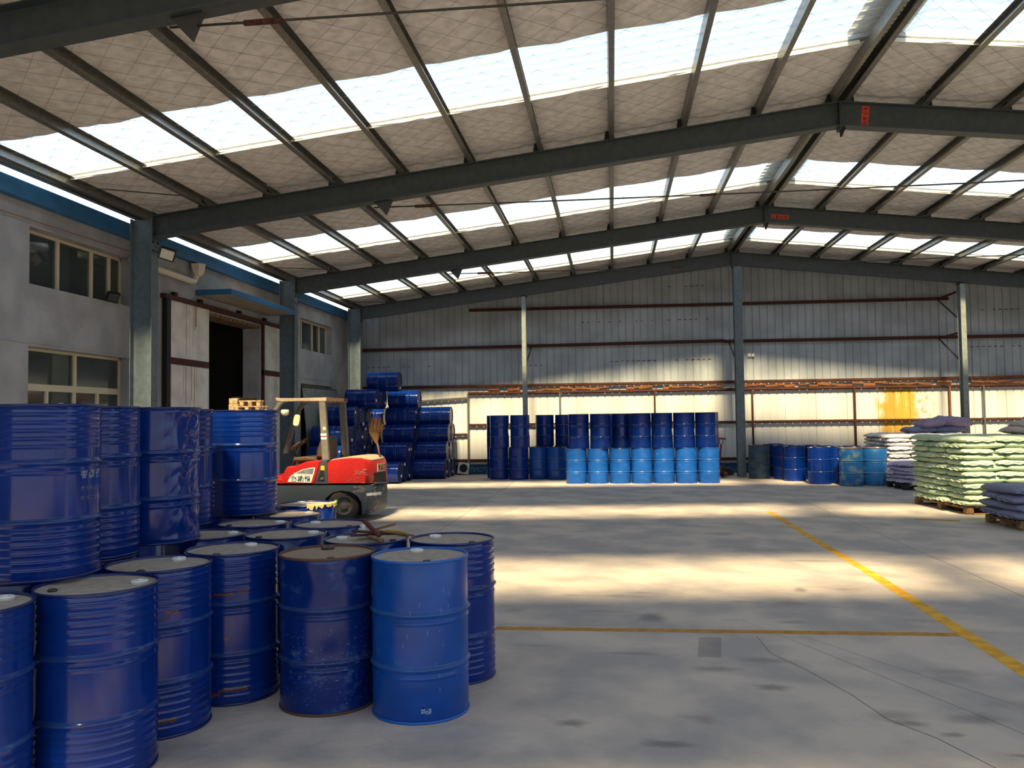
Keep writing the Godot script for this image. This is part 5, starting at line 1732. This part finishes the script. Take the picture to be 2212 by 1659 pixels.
# ---------------------------------------------------------------- odds and ends
func build_small_things() -> void:
	# sticks and a rag on a drum lid
	var y := DRUM_H + 0.0
	var at := Vector3(-1.60, y, -5.42)
	var stick := func(a: Vector3, b: Vector3, w: float, m: String, label: String) -> void:
		var mid := (a + b) / 2
		var o := thing("stick", label, "stick", at + mid)
		var s := begin()
		var d := b - a
		bar(s, -d / 2, d / 2, w, w * 0.7, w * 0.2)
		part("length", finish(s), M(m), o)
	stick.call(Vector3(-0.10, 0.105, -0.10), Vector3(0.08, 0.03, 0.14), 0.034, "stick_red", "thick dark red stick slanting up across the others on the drum lid")
	stick.call(Vector3(-0.14, 0.020, 0.06), Vector3(0.17, 0.028, 0.0), 0.020, "stick_red", "thin dark red stick lying lengthwise on the drum lid")
	stick.call(Vector3(-0.14, 0.045, 0.02), Vector3(0.06, 0.045, 0.10), 0.022, "stick_red", "short dark red stick lying across the drum lid under the thick one")
	stick.call(Vector3(0.0, 0.018, 0.10), Vector3(0.145, 0.022, 0.30), 0.034, "stick_pale", "pale bark stripped stick pointing towards the bright blue drum")
	stick.call(Vector3(0.0, 0.05, -0.01), Vector3(0.12, 0.075, -0.12), 0.020, "stick_pale", "greyish stick tilted up at the back of the drum lid")
	stick.call(Vector3(0.03, 0.05, 0.03), Vector3(0.29, 0.014, 0.02), 0.018, "stick_pale", "long pale yellowish stick reaching over to the next drum")
	var c := thing("rag", "crumpled white rag beside the sticks on the drum lid", "rag", at + Vector3(-0.07, 0.0, -0.04))
	var st := begin(true)
	var n := FastNoiseLite.new()
	n.seed = 8
	n.frequency = 9.0
	var rag_shift := func(a: float, yy: float) -> float: return 0.030 * n.get_noise_3d(cos(a) * 0.4, yy * 3.0, sin(a) * 0.4) + 0.008 * sin(7.0 * a + yy * 90.0)
	lathe(st, [Vector2(0.0, 0.0), Vector2(0.04, 0.002), Vector2(0.05, 0.018), Vector2(0.040, 0.036), Vector2(0.038, 0.052), Vector2(0.026, 0.066), Vector2(0.02, 0.078), Vector2(0.0, 0.084)], 36, rag_shift)
	part("cloth", finish(st), M("cloth_white"), c)
	var rr := thing("yellow_hoop", "yellowed strip of rim lying along the back edge of the drum lid", "strip", Vector3(-1.647, y + 0.001, -5.417))
	st = begin(true)
	var arc := []
	for k in 13:
		var a := lerpf(0.15, 1.35, k / 12.0)
		arc.append(Vector3(cos(a) * 0.272, 0.008, -sin(a) * 0.272))
	tube(st, arc, 0.010, 8)
	part("strip", finish(st), M("rim_yellow"), rr)
	# torn wrapping on the sunlit drum
	var wp := thing("torn_wrapping", "torn yellow and green plastic wrapping hanging over the sunlit drum rim", "wrapping", Vector3(-2.92, DRUM_H, -7.67))
	st = begin(true)
	n.seed = 12
	n.frequency = 5.0
	var g := func(i: int, j: int) -> Vector3:
		var a := -1.2 + 1.35 * i / 22.0
		var q := j / 6.0
		var rad := 0.235 + 0.055 * minf(q * 2.0, 1.0) + 0.008 * n.get_noise_2d(i * 0.4, j)
		var yy := 0.012 - 0.055 * maxf(0.0, q * 2.0 - 1.0) * (0.6 + n.get_noise_2d(i * 0.3, 5.0)) + 0.006 * n.get_noise_2d(i * 0.5, j * 0.8)
		return Vector3(cos(a) * rad, yy, -sin(a) * rad)
	for i in 22:
		for j in 6:
			quad(st, g.call(i, j), g.call(i, j + 1), g.call(i + 1, j + 1), g.call(i + 1, j))
	var cy := M("card_yellow")
	cy.cull_mode = BaseMaterial3D.CULL_DISABLED
	part("sheet", finish(st), cy, wp)
	st = begin(true)
	lathe(st, [Vector2(0, -0.012), Vector2(0.014, -0.010), Vector2(0.019, 0.003), Vector2(0.010, 0.012), Vector2(0, 0.014)], 12, func(a: float, yy: float) -> float: return 0.006 * sin(3.0 * a + yy * 90.0), Vector3(0.268, 0.012, -0.06))
	part("green_scrap", finish(st), M("green_film"), wp)
	# broken pallet wood on the raised drum
	var top := 2 * DRUM_H + 0.001
	at = Vector3(-3.17, top, -6.85)
	var w1 := thing("wood_block", "pale wooden block, part of a broken pallet, on the raised royal blue drum", "wood block", at + Vector3(-0.13, 0, -0.10), 0.2)
	part("lower_piece", box_mesh(Vector3(0.085, 0.055, 0.09), 0.004, Vector3(0, 0.0275, 0)), M("wood_pale"), w1)
	part("upper_piece", box_mesh(Vector3(0.075, 0.050, 0.08), 0.004, Vector3(-0.004, 0.081, 0)), M("wood_pale"), w1)
	var w2 := thing("broken_pallet", "broken bit of slatted pallet lying flat on the raised royal blue drum", "pallet piece", at + Vector3(0.02, 0, -0.10), -0.1)
	for k in 3: part("slat", box_mesh(Vector3(0.26, 0.012, 0.042), 0.002, Vector3(0.0, 0.030, -0.055 + k * 0.055)), M("wood_pale"), w2)
	for k in 3: part("block", box_mesh(Vector3(0.035, 0.024, 0.15), 0.002, Vector3(-0.10 + k * 0.10, 0.012, 0)), M("wood_pale"), w2)
	var w3 := thing("broken_pallet", "smaller broken bit of pallet stacked on the slatted bit", "pallet piece", at + Vector3(0.02, 0.037, -0.11), 0.15)
	for k in 2: part("slat", box_mesh(Vector3(0.19, 0.012, 0.045), 0.002, Vector3(0.0, 0.042, -0.03 + k * 0.06)), M("wood_pale"), w3)
	for k in 3: part("block", box_mesh(Vector3(0.034, 0.036, 0.11), 0.002, Vector3(-0.072 + k * 0.072, 0.018, 0)), M("wood_pale"), w3)
	# leaning board by the far left wall
	var b := thing("leaning_board", "large grey flat board leaning on the left wall beyond the forklift", "board", Vector3(WALL_X + 0.30, 0, -21.85))
	var lean := Basis(Vector3.BACK, 0.10)
	part("sheet", box_mesh(Vector3(0.03, 2.56, 2.75), 0.006, lean * Vector3(0, 1.28, 0) + Vector3(0, 0.003, 0), lean), M("board_grey"), b)
	part("top_edge", box_mesh(Vector3(0.05, 0.03, 2.6), 0.004, lean * Vector3(0, 2.575, 0.05) + Vector3(0, 0.003, 0), lean), M("steel"), b)
	# white cabinet shell by the far wall
	var a := thing("cabinet_shell", "leaning white metal casing with a dark round opening, by the far wall", "metal casing", Vector3(-4.52, 0, -24.72), 0.0)
	lean = Basis(Vector3.BACK, -0.14) * Basis(Vector3.RIGHT, -0.08)
	part("face", box_mesh(Vector3(0.34, 0.34, 0.10), 0.012, lean * Vector3(0, 0.175, 0) + Vector3(0, 0.024, 0), lean), M("white_plastic"), a)
	st = begin()
	lathe(st, [Vector2(0.0, 0.0), Vector2(0.115, 0.0), Vector2(0.125, 0.012), Vector2(0.10, 0.010), Vector2(0.095, 0.004), Vector2(0.0, 0.004)], 24)
	var h := part("opening", finish(st), M("black"), a)
	h.transform = Transform3D(lean * Basis(Vector3.RIGHT, PI / 2), lean * Vector3(0.01, 0.18, 0.052) + Vector3(0, 0.024, 0))
	# hand pallet truck's handle beside the post
	var j := thing("pallet_jack", "dark red hand pallet jack with a loop handle, left of the tall post", "pallet jack", Vector3(2.93, 0, -23.2))
	st = begin(true)
	tube(st, [Vector3(-0.08, 0.25, 0.05), Vector3(0.0, 0.88, 0)], 0.03, 10)
	part("draw_bar", finish(st), M("jack_red"), j)
	st = begin(true)
	tube(st, [Vector3(0.0, 0.88, 0), Vector3(-0.04, 0.93, 0), Vector3(-0.045, 1.04, 0)], 0.012, 8)
	tube(st, [Vector3(0.0, 0.88, 0), Vector3(0.05, 0.93, 0), Vector3(0.055, 1.04, 0)], 0.012, 8)
	part("yoke", finish(st), M("steel"), j)
	st = begin()
	box(st, Vector3(0.005, 1.06, 0), Vector3(0.25, 0.045, 0.04), Basis(Vector3.BACK, -0.08), 0.012)
	part("grip", finish(st), M("jack_red"), j)
	part("pump_body", box_mesh(Vector3(0.16, 0.22, 0.14), 0.02, Vector3(-0.08, 0.22, 0.05)), M("jack_red"), j)
	for s: float in [-1.0, 1.0]:
		part("fork", box_mesh(Vector3(0.14, 0.06, 1.0), 0.01, Vector3(-0.08 + s * 0.19, 0.09, -0.5)), M("jack_red"), j)
	st = begin(true)
	for s: float in [-1.0, 1.0]:
		tube(st, [Vector3(-0.08 + s * 0.07, 0.09, 0.05), Vector3(-0.08 + s * 0.12, 0.09, 0.05)], 0.09, 18)
	part("steer_wheels", finish(st), M("tyre"), j)
	# dark rubbish behind the tall post
	var r := thing("rubbish_heap", "low dark heap of rubbish on the floor left of the tall post", "rubbish", Vector3(2.98, 0, -24.30))
	st = begin(true)
	n.seed = 3
	n.frequency = 1.2
	lathe(st, [Vector2(0.42, 0.0), Vector2(0.40, 0.10), Vector2(0.30, 0.18), Vector2(0.15, 0.22), Vector2(0.0, 0.23)], 26, func(q: float, yy: float) -> float: return 0.05 * n.get_noise_3d(cos(q) * 2.0, yy * 9.0, sin(q) * 2.0))
	part("heap", finish(st), M("rubbish"), r)
